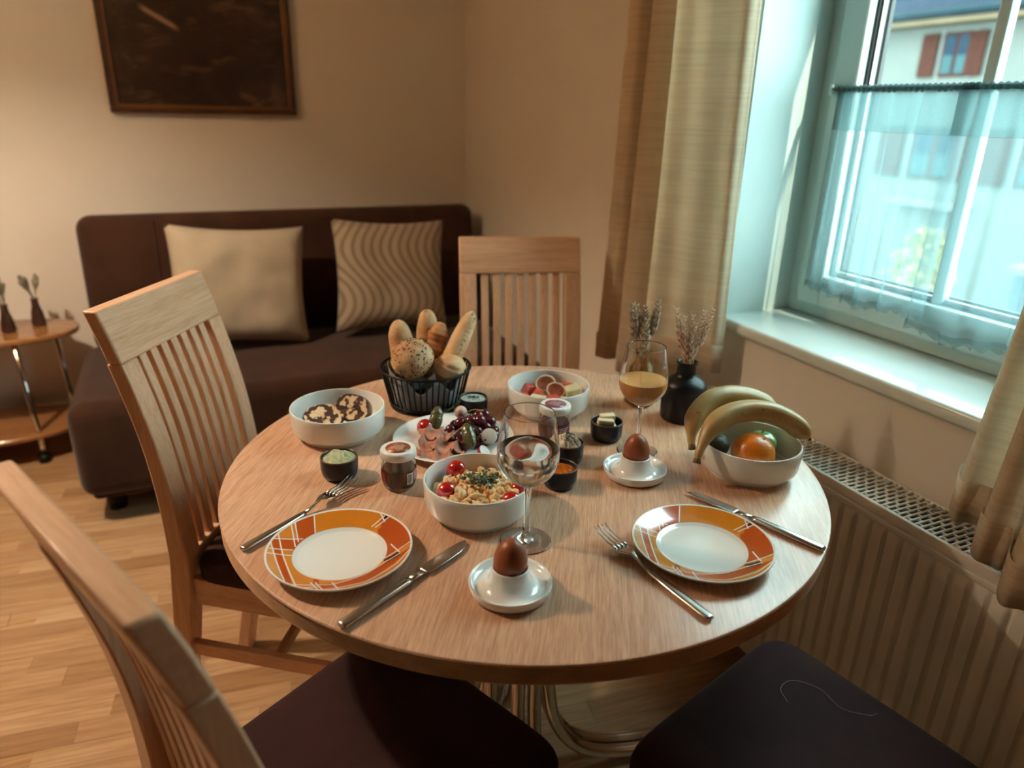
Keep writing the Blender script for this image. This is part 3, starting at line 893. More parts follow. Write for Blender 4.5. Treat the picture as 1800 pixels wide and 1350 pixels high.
def make_chair():
    c = bpy.data.objects.new('dining_chair', None); COL.objects.link(c)
    for s in (-1, 1):
        m = MB()
        x0, x1 = (s * HW, s * (HW - .046)) if s < 0 else (HW - .046, HW)
        swept(m, x0, x1, lsp(0, CH - .095, 26), lambda z: .030 + .012 * math.exp(-((z - .42) / .16) ** 2))
        m.build('rear_post', M_chair, c, bevel=.003, sharp=40)
    m = MB(); swept(m, -HW, HW, lsp(CH - .0948, CH, 6), .028)
    m.build('top_rail', M_chair_x, c, bevel=.004, sharp=40)
    inner = HW - .046
    n = 7; sw = .0205
    gap = (2 * inner - n * sw) / (n + 1)
    for i in range(n):
        x = -inner + gap + i * (sw + gap)
        m = MB(); swept(m, x, x + sw, lsp(.50, CH - .0955, 16), lambda z: .013)
        o = m.build('slat', M_chair, c, bevel=.002, sharp=40)
        o.location = (0, -.006, 0)
    m = MB(); swept(m, -inner + .0005, inner - .0005, lsp(.462, .4995, 3), .026)
    m.build('back_lower_rail', M_chair_x, c, bevel=.002, sharp=40)
    # seat frame (aprons)
    FW = .205; D = .385
    M1 = M_chair_x
    def apron(p, q, name='apron', z0=.385, z1=.445, th=.02, mat=M_chair_y):
        p = Vector((*p, 0)); q = Vector((*q, 0)); d = (q - p).normalized(); nn = Vector((-d.y, d.x, 0)) * th / 2
        vs = []
        for z in (z0, z1):
            for w in (p + nn, q + nn, q - nn, p - nn): vs.append((w.x, w.y, z))
        return MB().add(vs, [(3, 2, 1, 0), (4, 5, 6, 7), (0, 1, 5, 4), (1, 2, 6, 5), (2, 3, 7, 6), (3, 0, 4, 7)]).build(name, mat, c, bevel=.002, smooth=False)
    apron((-HW + .02, .003), (-FW + .02, D - .035)); apron((HW - .02, .003), (FW - .02, D - .035))
    apron((-FW + .042, D - .02), (FW - .042, D - .02), mat=M_chair_x); apron((-inner + .001, -.012), (inner - .001, -.012), mat=M_chair_x)
    for s in (-1, 1):
        x = s * (FW - .022)
        MB().add([(x - .016, D - .037, 0), (x + .016, D - .037, 0), (x + .016, D - .005, 0), (x - .016, D - .005, 0),
                  (x - .02, D - .041, .445), (x + .02, D - .041, .445), (x + .02, D - .001, .445), (x - .02, D - .001, .445)],
                 [(3, 2, 1, 0), (4, 5, 6, 7), (0, 1, 5, 4), (1, 2, 6, 5), (2, 3, 7, 6), (3, 0, 4, 7)]).build('front_leg', M_chair, c, bevel=.003, smooth=False)
        apron((s * (HW - .02), prof_at(.27) + .001), (s * (FW - .022), D - .04), 'stretcher', .255, .285, .018)
    apron((-(HW + FW) / 2 + .027, .16), ((HW + FW) / 2 - .027, .16), 'cross_stretcher', .26, .282, .016, M_chair_x)
    # upholstered seat, rounded corners, domed
    def out(k):
        # superellipse trapezoid outline
        a = 2 * PI * k
        ca, sa = math.cos(a), math.sin(a)
        e = .22
        x = math.copysign(abs(ca) ** e, ca); y = math.copysign(abs(sa) ** e, sa)
        yy = .004 + (D + .006 - .004) * (y + 1) / 2
        w = (HW - .004) + (FW + .004 - HW) * min(1, max(0, yy / D))
        if yy < .035: w = min(w, HW - .004)
        return x * w, yy
    rings = [(1.0, .446), (1.0, .470), (.985, .482), (.955, .489), (.88, .494), (.7, .498), (.4, .500), (.12, .501)]
    N = 96
    vs = []; fs = []
    cy = D / 2
    for sc_, z in rings:
        for i in range(N):
            x, y = out(i / N); vs.append((x * sc_, cy + (y - cy) * sc_, z))
    for r in range(len(rings) - 1):
        for i in range(N):
            j = (i + 1) % N; fs.append((r * N + i, r * N + j, (r + 1) * N + j, (r + 1) * N + i))
    fs.append(tuple(range(N))[::-1]); fs.append(tuple((len(rings) - 1) * N + i for i in range(N)))
    MB().add(vs, fs).build('seat_cushion', M_seat, c, sharp=60)
    return c
chair0 = make_chair()
def place(o, x, y, n, label):
    o.location = (x, y, 0)
    o.rotation_euler = (0, 0, math.atan2(n[1], n[0]) - PI / 2)
    tag(o, label, 'chair', 'dining chairs around the round table')
spots = [((.004, 1.480), (.858, -.514), 'slatted beech dining chair left of the table in front of the sofa'),
         ((.826, 1.774), (-.28, -.96), 'slatted beech dining chair at the far side of the table by the curtain'),
         ((-.039, .679), (.912, .412), 'slatted beech dining chair in the left foreground seen from behind'),
         ((.765, .316), (-.29, .957), 'dining chair in the right foreground showing only its aubergine seat')]
for i, ((x, y), n, lab) in enumerate(spots):
    o = chair0 if i == 0 else copy_tree(chair0)
    place(o, x, y, n, lab)

# ================================================================== TABLE
TX, TY, TZ, TR = .48783, 1.02717, .75, .5
TB = thing('round_table', 'round beech dining table with ribbed edge and chrome tube base', 'table', (TX, TY, 0))
MB().lathe([(0, TZ), (TR - .004, TZ), (TR - .0012, TZ - .001), (TR, TZ - .0035), (TR - .002, TZ - .006), (0, TZ - .006)], 160).build('table_top', M_table, TB, sharp=35)
pr = [(TR - .012, TZ - .0062)]
nr = 7
for i in range(nr):
    z0 = TZ - .0064 - i * .0033
    pr += [(TR - .0050, z0 - .0001), (TR - .0014, z0 - .0007), (TR - .0010, z0 - .0012), (TR - .0010, z0 - .0021), (TR - .0014, z0 - .0026), (TR - .0050, z0 - .0032)]
pr += [(TR - .012, TZ - .0300), (0, TZ - .0300)]
MB().lathe(pr, 160).build('edge_band', M_tedge, TB, sharp=25)
MB().box(-.17, .17, -.17, .17, .705, .7195).build('mounting_plate', M_darkmetal, TB, smooth=False, bevel=.004)
for i in range(8):
    a = 2 * PI * ((i // 2) * 2 + .822 + 3) / 8
    d = Vector((math.cos(a), math.sin(a), 0)); sd = Vector((-d.y, d.x, 0)) * (.0165 if i % 2 else -.0165)
    P = [d * .062 + sd + Vector((0, 0, .704)), d * .060 + sd + Vector((0, 0, .50)), d * .060 + sd + Vector((0, 0, .30)), d * .062 + sd + Vector((0, 0, .24)), d * .078 + sd + Vector((0, 0, .155)), d * .122 + sd + Vector((0, 0, .082)), d * .20 + sd + Vector((0, 0, .037)), d * .34 + sd + Vector((0, 0, .0145))]
    MB().tube(catmull(P, 6), .0138, 12).build('base_tube', M_chrome, TB)
MB().lathe([(0, .52), (.047, .52), (.047, .54), (0, .54)], 24).build('clamp_ring', M_chrome, TB)
for i in range(4):
    a = 2 * PI * (i + .1) / 4
    MB().lathe([(0, -.012), (.006, -.012), (.006, .012), (0, .012)], 8, (math.cos(a) * .075, math.sin(a) * .075, .53), rot('Y', 90)).build('bolt', M_chrome, TB)
# ================================================================== TABLEWARE
T0 = TZ + .0004
def view_rot(x, y): return -math.atan2(x, y)     # local +y points away from the viewer's side of the room

# ---- white serving bowls
def bowl(loc, r, label, rotz=0, h=.056):
    b = thing('serving_bowl', label, 'bowl', loc, rotz, 'white stacking bowls')
    pr = [(0, .0035), (r * .74, .0035), (r * .76, 0), (r * .80, 0), (r * .82, .004), (r * .83, .0105), (r * .955, .0135), (r * .985, .020), (r, h - .008), (r * 1.002, h - .002), (r * .99, h), (r * .965, h), (r * .952, h - .003), (r * .95, .022), (r * .92, .013), (r * .84, .0085), (0, .0085)]
    MB().lathe(pr, 96).build('bowl_body', M_ceramic, b, sharp=50)
    return b
EB = (.352, .900); CB = (.212, 1.254); FB = (.628, 1.217); GB = (.833, .855)
bowl((*EB, T0), .082, 'white bowl of scrambled eggs and tomatoes behind the water glass')
bowl((*CB, T0), .086, 'white bowl holding marbled cake slices at the left of the table')
bowl((*FB, T0), .083, 'white bowl of cut figs and melon at the far side of the table')
bowl((*GB, T0), .084, 'white bowl with bananas and orange beside the radiator')

# ---- orange patterned plates
P_OCH, P_ORG, P_RED, P_DEEP, P_BRN, P_PCH = (.60, .20, .012), (.66, .24, .035), (.50, .085, .012), (.46, .075, .008), (.055, .022, .018), (.66, .30, .10)
M_print = NT('plate_print')
vc = M_print.n('ShaderNodeVertexColor'); vc.layer_name = 'print'
ff = M_print.noise(M_print.coords(), 45, 3)
M_print.set(color=M_print.mix(.35, vc.outputs[0], M_print.ramp(ff, [(.3, (.75, .72, .65)), (.7, (1, 1, 1))]), 'MULTIPLY'), rough=.16, coat=.6)
M_line = plain('plate_print_white', (.80, .76, .70), .2, .03, 30, coat=.5)
PLR = .0975
def plate_z(r):      # top surface of the rim
    k = max(0, min(1, (r / PLR - .64) / .36)); return .0085 + .0105 * k ** 1.2
def side(p, a, b): return (b[0] - a[0]) * (p[1] - a[1]) - (b[1] - a[1]) * (p[0] - a[0])
def print_col(x, y):
    p = (x, y)
    # dark insets
    if .57 < x < .78 and abs(y - (-.33 + (x - .67) * .45)) < .055: return P_BRN
    if .655 < x < .755 and .61 < y < .72 and side(p, (.51, .57), (.79, .77)) < 0.004: return P_BRN
    if y > .45 and -.335 < x < .60: return P_OCH
    if y > .2 and -.58 < x <= -.335: return P_RED
    if x > .5 and y > .50 and side(p, (.55, .51), (.83, .69)) > 0: return P_OCH if side(p, (.51, .57), (.79, .77)) > 0 else P_RED
    if x > .55 and side(p, (.57, -.28), (1.0, -.10)) > 0: return P_DEEP
    if y < -.0 and x > -.62:
        a = side(p, (-.64, -.88), (-.12, -.77)) if x < -.12 else side(p, (-.12, -.77), (.57, -.42))
        b = side(p, (-.3, -.97), (.3, -.86)) if x < .3 else side(p, (.3, -.86), (.97, -.24))
        if x > -.12 and a < 0 and b > 0: return P_RED
        if x > .5 and a > 0: return P_ORG
        if b <= 0: return P_OCH if x > 0 else P_ORG
        if -.36 < x < -.29: return P_RED
        if x < -.12 and a < .03 and x > -.3: return P_RED
        return P_ORG
    if x < -.55 and y < .42:
        l1 = side(p, (-.89, .26), (-.70, -.79)); l2 = side(p, (-.81, .4), (-.60, -.79))
        if l1 > 0 and l2 < 0: return P_RED
        if .17 < y < .42 and l2 > 0: return P_RED
        if y > .2: return P_ORG
        return P_PCH if l1 < 0 else P_ORG
    if y > .4: return P_ORG
    return P_ORG
PLINES = [((-.335, .95), (-.325, .45)), ((-.66, .76), (-.585, .12)), ((-.61, .80), (-.54, .2)), ((-.92, .39), (-.38, .455)), ((-1, .17), (-.6, .19)), ((-1, .06), (-.62, .06)),
          ((-.93, .34), (-.84, -.10)), ((-.84, -.10), (-.68, -.80)), ((-.83, .52), (-.76, .05)), ((-.76, .05), (-.56, -.84)), ((-.40, -.66), (-.29, -.97)), ((-.34, -.66), (-.24, -.97)), ((-.13, -.70), (-.05, -1)),
          ((-.70, -.73), (-.12, -.77)), ((-.12, -.77), (.30, -.60)), ((.30, -.60), (.62, -.36)), ((-.36, -.96), (.3, -.86)), ((.3, -.86), (.72, -.55)), ((.72, -.55), (1, -.20)), ((.55, -.30), (1.0, -.08)), ((.70, .02), (.79, -.25)),
          ((.57, -.40), (.80, -.29)), ((.585, .92), (.67, .55)), ((.68, .86), (.77, .62)), ((.47, .53), (.84, .78)), ((.52, .49), (.88, .70)), ((-.64, -.88), (-.30, -.82))]
def make_plate(loc, label, rz):
    p = thing('patterned_plate', label, 'plate', loc, rz, 'orange rimmed breakfast plates')
    R = PLR
    pr = [(0, .0012), (R * .52, .0012), (R * .54, 0), (R * .58, 0), (R * .60, .003), (R * .80, .0085), (R * .985, .0155), (R, .0175), (R * .995, .0188), (R * .975, .0184)]
    pr += [(R * k, plate_z(R * k) - .0003) for k in (.95, .9, .8, .7, .645)]
    pr += [(R * .625, .0078), (R * .60, .0062), (R * .57, .0050), (0, .0046)]
    MB().lathe(pr, 120).build('plate_body', M_ceramic, p, sharp=60)
    nu, nv = 420, 16
    vs = []; fs = []; cols = []
    for i in range(nu):
        a = 2 * PI * i / nu
        for j in range(nv + 1):
            r = R * (.645 + .342 * j / nv); vs.append((r * math.cos(a), r * math.sin(a), plate_z(r) + .0001))
    for i in range(nu):
        i2 = (i + 1) % nu
        for j in range(nv):
            fs.append((i * (nv + 1) + j, i2 * (nv + 1) + j, i2 * (nv + 1) + j + 1, i * (nv + 1) + j + 1))
            a = 2 * PI * (i + .5) / nu; r = .645 + .335 * (j + .5) / nv
            cols.append(print_col(r * math.cos(a), r * math.sin(a)))
    me = bpy.data.meshes.new('rim_print'); me.from_pydata(vs, [], fs); me.update()
    ca = me.color_attributes.new('print', 'FLOAT_COLOR', 'CORNER')
    li = 0
    for f, c in zip(me.polygons, cols):
        f.use_smooth = True
        for q in f.loop_indices: ca.data[q].color = (*c, 1)
    me.materials.append(M_print.m)
    link('rim_print', me, p)
    m = MB()
    for a, b in PLINES:
        a = Vector((*a, 0)); b = Vector((*b, 0)); d = (b - a).normalized(); nn = Vector((-d.y, d.x, 0)) * .0095
        seg = []
        N = 14
        for i in range(N + 1):
            c = a.lerp(b, i / N)
            seg.append(c if .645 < c.length < .983 else None)
        for c, e in zip(seg, seg[1:]):
            if c is None or e is None: continue
            q = []
            for w in (c + nn, e + nn, e - nn, c - nn):
                r = w.length * R; q.append((w.x * R, w.y * R, plate_z(r) + .00028))
            m.add(q, [(0, 1, 2, 3)])
    o = m.build('rim_lines', M_line, p); o['label'] = 'white crossing lines of the rim print'; o['kind'] = 'stuff'
    return p
make_plate((.134, .852, T0), 'orange patchwork rim plate at the left place setting', view_rot(.134, .852))
make_plate((.602, .680, T0), 'orange patchwork rim plate at the right place setting by the window', view_rot(.602, .680) + .08)

# ---- cutlery
def make_fork(label, a, b, lift=0):
    """a = handle end, b = tine tips (plan)"""
    a = Vector(a); b = Vector(b); L = (b - a).length
    f = thing('fork', label, 'fork', (a.x, a.y, T0), math.atan2(b.y - a.y, b.x - a.x), 'stainless forks')
    hl = L * .52
    # handle: flat bar, thin neck
    st = [(0, .0052, .0032), (.004, .0072, .0034), (hl * .5, .0068, .0036), (hl * .9, .0052, .0036), (hl, .0034, .0040)]
    def strip(m, st, th, zf):
        vs = []; fs = []
        n = 10
        for x, hw, z in st:
            for k in range(n):
                t = 2 * PI * k / n
                vs.append((x, hw * math.copysign(abs(math.cos(t)) ** .7, math.cos(t)), zf(x) + th(x) * math.copysign(abs(math.sin(t)) ** .7, math.sin(t))))
        for i in range(len(st) - 1):
            for k in range(n):
                j = (k + 1) % n; fs.append((i * n + k, i * n + j, i * n + n + j, i * n + n + k))
        fs.append(tuple(range(n))[::-1]); fs.append(tuple((len(st) - 1) * n + k for k in range(n)))
        m.add(vs, fs)
    def zc(x):
        k = x / L
        if k < .52: return .0042
        if k < .66: return .0042 + .0105 * ((k - .52) / .14) ** 1.5 * .9
        q = (k - .66) / .34
        return .01365 - .0085 * math.sin(q * PI * .62) + .013 * q * q
    m = MB(); strip(m, [(0, .0045, 0), (.0035, .0068, 0), (.012, .0073, 0), (hl * .5, .0068, 0), (hl * .93, .0050, 0), (hl, .0040, 0)], lambda x: .0026, zc)
    m.build('handle', M_steel, f)
    hb = [(hl + .0005, .0038), (hl + .01, .0026), (L * .62, .0027), (L * .66, .0050), (L * .69, .0098), (L * .72, .0118), (L * .775, .0120)]
    m = MB(); strip(m, [(x, w, 0) for x, w in hb], lambda x: .0014 if x < L * .64 else .0009, zc)
    m.build('head', M_steel, f)
    for k in range(4):
        y = (-1.5 + k) * .0065
        P = [(L * (.77 + .23 * q / 6), y * (1 + .03 * q / 6), zc(L * (.77 + .23 * q / 6))) for q in range(7)]
        MB().tube(P, [.0021, .0021, .0020, .0019, .0018, .0016, .0007], 8, flat=.6).build('tine', M_steel, f)
    return f
make_fork('steel fork lying left of the left plate, half hidden by it', (.013, .915), (.194, 1.040))
make_fork('steel fork lying between the egg cup and the right plate', (.519, .553), (.488, .768))
def make_knife(label, a, b):
    a = Vector(a); b = Vector(b); L = (b - a).length
    k = thing('table_knife', label, 'knife', (a.x, a.y, T0), math.atan2(b.y - a.y, b.x - a.x), 'stainless table knives')
    hl = L * .50
    n = 12
    def loft(st):
        vs = []; fs = []
        for x, hw, hh, yo, zo in st:
            for q in range(n):
                t = 2 * PI * q / n
                vs.append((x, yo + hw * math.copysign(abs(math.cos(t)) ** .75, math.cos(t)), zo + hh * math.copysign(abs(math.sin(t)) ** .75, math.sin(t))))
        for i in range(len(st) - 1):
            for q in range(n):
                j = (q + 1) % n; fs.append((i * n + q, i * n + j, i * n + n + j, i * n + n + q))
        fs.append(tuple(range(n))[::-1]); fs.append(tuple((len(st) - 1) * n + q for q in range(n)))
        return MB().add(vs, fs)
    loft([(0, .0052, .0030, 0, .0042), (.003, .0072, .0040, 0, .0042), (hl * .5, .0070, .0042, 0, .0044), (hl * .93, .0060, .0040, 0, .0044), (hl, .0052, .0034, 0, .0044)]).build('handle', M_steel, k)
    loft([(hl + .0004, .0048, .0030, 0, .0044), (hl + .012, .0040, .0022, 0, .0044), (hl + .024, .0052, .0012, .0004, .0044)]).build('bolster', M_steel, k)
    bl = L - hl - .024
    x0 = hl + .0244
    loft([(x0, .0058, .0010, .0006, .0044), (x0 + .004, .0098, .0008, .0008, .0044), (x0 + bl * .4, .0104, .0007, .0010, .0042), (x0 + bl * .72, .0098, .0007, .0016, .004), (x0 + bl * .9, .0066, .0006, .0034, .0038), (x0 + bl * .98, .0026, .0005, .0056, .0036), (x0 + bl, .0006, .0004, .0066, .0036)]).build('blade', M_steel, k)
    return k
make_knife('steel knife lying right of the left plate, darkly shining', (.105, .708), (.306, .817))
make_knife('steel knife lying behind the right plate, handle towards the radiator', (.763, .613), (.687, .823))

# ---- egg cups with eggs
M_egg = plain('brown_eggshell', (.27, .072, .026), .42, .10, 30, .08, 300, spec=.4)
def eggcup(loc, lab1, lab2, tilt):
    c = thing('egg_cup', lab1, 'egg cup', loc, 0, 'white egg cup saucers')
    pr = [(0, .004), (.038, .004), (.041, 0), (.047, 0), (.0515, .004), (.0535, .0135), (.0530, .0155), (.0510, .0155), (.0495, .0130), (.046, .0085), (.040, .0075), (.033, .010), (.0275, .017), (.0250, .026), (.0240, .033), (.0238, .0352), (.0226, .0358), (.0214, .0350), (.0205, .030), (.017, .020), (.009, .0125), (0, .011)]
    MB().lathe(pr, 72).build('cup_body', M_eggcup, c, sharp=70)
    e = MB()
    prf = []
    for i in range(25):
        t_ = PI * i / 24
        z = -math.cos(t_)
        r = math.sin(t_) * (.0215 if z < 0 else .0215) * (1 - .13 * z)
        prf.append((max(0, r if 0 < i < 24 else 0), z * .0275))
    e.lathe(prf, 40)
    o = e.build('boiled_egg', M_egg)
    o.location = (loc[0], loc[1], loc[2] + .0475)
    o.rotation_euler = tilt
    tag(o, lab2, 'egg', 'brown boiled eggs')
eggcup((.319, .701, T0), 'white egg cup with saucer at the front of the table', 'brown boiled egg in the front egg cup', (.05, .03, 0))
eggcup((.640, .910, T0), 'white egg cup with saucer before the juice glass', 'brown boiled egg in the egg cup before the juice', (.03, -.08, 0))

# ---- wine glasses
def wineglass(loc, label, level, s=1.0):
    g = thing('wine_glass', label, 'glass', loc, 0, 'stemmed wine glasses')
    def outer(z):
        pts = [(.0885, .0055), (.093, .0135), (.100, .0245), (.110, .0345), (.120, .0400), (.130, .0424), (.142, .0426), (.160, .0407), (.180, .0374), (.199, .0340)]
        for (a, ra), (b, rb) in zip(pts, pts[1:]):
            if a <= z <= b: return ra + (rb - ra) * (z - a) / (b - a)
        return pts[-1][1] if z > pts[-1][0] else pts[0][1]
    zs = [.0885, .0905, .093, .0965, .100, .105, .110, .115, .120, .125, .130, .136, .142, .150, .160, .170, .180, .190, .196, .1978, .1985]
    w = .0011
    pr = [(0, 0), (.034, 0), (.0353, 0), (.0362, .0005), (.0365, .0010), (.0362, .0015), (.0353, .0019), (.034, .0021), (.026, .0030), (.014, .0046), (.0075, .0085), (.0045, .016), (.0037, .030), (.0036, .060), (.0040, .078), (.0048, .085)]
    pr += [(outer(z), z) for z in zs]
    pr += [(outer(.1985) - .0004, .1993), (outer(.1985) - w, .1985)]
    pr += [(outer(z) - w, z) for z in reversed(zs[2:-1])]
    pr += [(.0085, .0935), (0, .0925)]
    MB().lathe(pr, 72).build('glass_body', M_glass, g)
    return g, outer
g1, outf = wineglass((.384, .795, T0), 'wine glass half filled with water in front of the egg bowl', .15)
def liquid(g, level, name, mat, over, label=None):
    zs = [.0940, .0965, .100, .105, .110, .115, .120, .125, .130, .136, .142, .150, .160]
    zs = [z for z in zs if z < level - .002] + [level]
    pr = [(0, .0930)] + [(outf(z) - .0011 + over, z) for z in zs] + [(0, level)]
    o = MB().lathe(pr, 72).build(name, mat, g, sharp=50)
    if label: o['label'] = label
    return o
liquid(g1, .147, 'water', M_water, .0002, 'clear still water')
g2, _ = wineglass((.693, .984, T0), 'wine glass with orange juice before the wheat', .138)
lq = liquid(g2, .1385, 'orange_juice', M_juice, .0002, 'cloudy orange juice')
lq.data.materials.append(M_foam)
for p in lq.data.polygons:
    if all(abs(lq.data.vertices[i].co.z - .1385) < 1e-4 for i in p.vertices): p.material_index = 1

# ---- ramekins
def ramekin(loc, label, rotz=0, r=.0305, h=.036, oval_=1.0):
    c = thing('ramekin', label, 'ramekin', loc, rotz, 'small dark stoneware dip bowls')
    c.scale = (1, oval_, 1)
    pr = [(0, .002), (r * .70, .002), (r * .74, 0), (r * .82, .0006), (r * .93, .006), (r * .99, .016), (r, h - .004), (r * .995, h - .001)]
    pi_ = [(r * .90, h - .001), (r * .90, .012), (r * .8, .006), (0, .005)]
    MB().lathe(pr + [(r * .975, h), (r * .925, h)] + pi_, 56).build('body', M_ramekin, c, sharp=60)
    MB().lathe([(r * .998, h - .0018), (r * .99, h + .0002), (r * .96, h + .0008), (r * .93, h + .0004), (r * .905, h - .0012), (r * .95, h - .0025), (r * .998, h - .0018)], 56).build('rim', M_ramrim, c)
    return c
def dip(name, label, cat, loc, mat, r, z, dome, amp, freq, seed, rotz=0):
    def fn(u, v):
        a = 2 * PI * u; rr = r * v
        p = Vector((rr * math.cos(a), rr * math.sin(a), 0))
        q = noise.fractal(Vector((p.x * freq, p.y * freq * .55, seed)), .9, 2.1, 4)
        return (p.x, p.y, z + dome * (1 - v * v) + amp * q * (1 - v ** 6))
    m = MB().grid(fn, 64, 18, closed_u=True)
    m.grid(lambda u, v: (r * (1 - .12 * v) * math.cos(2 * PI * u), r * (1 - .12 * v) * math.sin(2 * PI * u), z + (.0075 - z) * v), 64, 3, closed_u=True)
    o = m.build(name, mat); o.location = loc; o.rotation_euler = (0, 0, rotz)
    return tag(o, label, cat)
M_greendip = plain('green_herb_spread', (.34, .38, .22), .5, .25, 90, .4, 300)
M_whitedip = plain('white_quark', (.74, .75, .66), .4, .05, 60, .2, 200)
M_butter = plain('butter', (.78, .66, .43), .4, .05, 40)
M_cheese = plain('herb_cream_cheese', (.62, .57, .43), .5, .12, 60, .3, 250)
M_jam = plain('apricot_jam', (.44, .10, .006), .12, .25, 60, coat=.6)
M_herb = plain('dark_green_herb', (.030, .055, .018), .6, .4, 60)
M_herb2 = plain('cress_leaf', (.055, .085, .035), .6, .35, 60)
def flakes(parent, r, z, n, seed, dome=0, spread=1.0, zf=None, size=(.0010, .0022), name='herb_flakes', mat=None):
    m = MB(); rg = random.Random(seed)
    for i in range(n):
        a = rg.uniform(0, 2 * PI); d = r * (rg.random() ** spread)
        x, y = d * math.cos(a), d * math.sin(a)
        zz = zf(x, y) if zf else z + dome * (1 - (d / r) ** 2) + .0008
        s = rg.uniform(*size)
        q = Quaternion((0, 0, 1), rg.uniform(0, 6.3)) @ Quaternion((1, 0, 0), rg.uniform(-.7, .7))
        c = Vector((x, y, zz))
        m.add([c + q @ Vector(p) * s for p in ((-1, -.3, 0), (.2, -.45, .15), (1, .1, 0), (.1, .5, .2))], [(0, 1, 2, 3)])
    o = m.build(name, mat or M_herb, parent, smooth=False, solid=.0002); o['kind'] = 'stuff'
    return o
R1 = (.180, 1.085, T0); ramekin(R1, 'dark ramekin of green spread nearest the left plate')
dip('herb_spread', 'pale green herb spread piled in the left ramekin', 'spread', R1, M_greendip, .0268, .033, .0075, .0075, 62, 3.0, .5)
R2_ = (.478, 1.249, T0); ramekin(R2_, 'dark ramekin of white quark in front of the bread basket', r=.0285)
d2 = dip('herb_quark', 'white quark topped with chopped chives', 'spread', R2_, M_whitedip, .0252, .0330, .001, .0006, 60, 7.0)
flakes(d2, .012, .0345, 60, 4, .0008, .8); flakes(d2, .023, .0342, 24, 5, 0, .5)
R3 = (.668, 1.052, T0); ramekin(R3, 'dark ramekin holding pieces of butter beside the juice glass', r=.0300)
def block(name, label, cat, c, s, rz, mat, tilt=(0, 0), group=None, bev=.0015):
    o = MB().box(-s[0] / 2, s[0] / 2, -s[1] / 2, s[1] / 2, -s[2] / 2, s[2] / 2).build(name, mat, bevel=bev, seg=3)
    o.location = c; o.rotation_euler = (tilt[0], tilt[1], rz)
    return tag(o, label, cat, group)
block('butter_piece', 'butter piece lying in front in the ramekin', 'butter', (.6615, 1.0455, T0 + .0365), (.030, .014, .011), -.35, M_butter, (0, .08), 'butter pieces')
block('butter_piece', 'butter piece leaning behind in the ramekin', 'butter', (.6735, 1.0610, T0 + .0385), (.028, .013, .012), -.25, M_butter, (.15, -.05), 'butter pieces')
block('butter_piece', 'butter piece under the others in the ramekin', 'butter', (.668, 1.0530, T0 + .0225), (.034, .026, .014), -.3, M_butter, (0, 0), 'butter pieces')
R4 = (.557, .997, T0); ramekin(R4, 'dark ramekin heaped with herb cream cheese', r=.0285)
d4 = dip('herb_cream_cheese', 'cream cheese with dark herbs heaped in a ramekin', 'spread', R4, M_cheese, .0252, .031, .018, .0130, 75, 12.0)
flakes(d4, .020, .036, 90, 9, .016, .6, size=(.0011, .0026))
R5 = (.504, .924, T0); ramekin(R5, 'dark ramekin of orange jam behind the water glass', r=.0285, h=.034)
dip('apricot_jam', 'glossy orange jam in the ramekin behind the water glass', 'jam', R5, M_jam, .0252, .0275, .001, .0035, 90, 21.0)

# ---- glass jars
M_choc = plain('chocolate_cream', (.150, .060, .032), .35, .06, 40)
M_berry = plain('berry_cream', (.14, .028, .030), .35, .10, 40)
M_lid = plain('white_plastic_lid', (.74, .74, .71), .30, .02, 40)
M_lidbrown = plain('lid_print_brown', (.32, .075, .022), .35, .06, 60)
M_lidpurple = plain('lid_print_purple', (.25, .085, .13), .35, .06, 60)
M_ink = plain('print_white', (.78, .74, .70), .4, .03, 60)
M_black = plain('print_black', (.012, .012, .012), .5, .1, 60)
M_labelred = plain('label_red', (.24, .022, .015), .45, .1, 60)
M_labelpurple = plain('label_purple', (.16, .022, .05), .45, .1, 60)
def text_marks(m, y0, rows, rg, size=.0019):
    """rows of short white letter strokes, (centre, width) per row"""
    for y, w, h in rows:
        x = -w / 2
        while x < w / 2:
            lw = rg.uniform(.55, 1.0) * h * .8
            st = rg.choice((0, 1, 2))
            s = h * .22
            if st == 0: parts = [(x, x + s, 0, h), (x, x + lw, h - s, h), (x, x + lw, h * .42, h * .42 + s)]
            elif st == 1: parts = [(x, x + s, 0, h), (x + lw - s, x + lw, 0, h), (x, x + lw, 0, s)]
            else: parts = [(x, x + lw, h - s, h), (x + lw / 2 - s / 2, x + lw / 2 + s / 2, 0, h)]
            for a, b, c, d in parts: m.add([(a, y + c, 0), (b, y + c, 0), (b, y + d, 0), (a, y + d, 0)], [(0, 1, 2, 3)])
            x += lw + h * .22
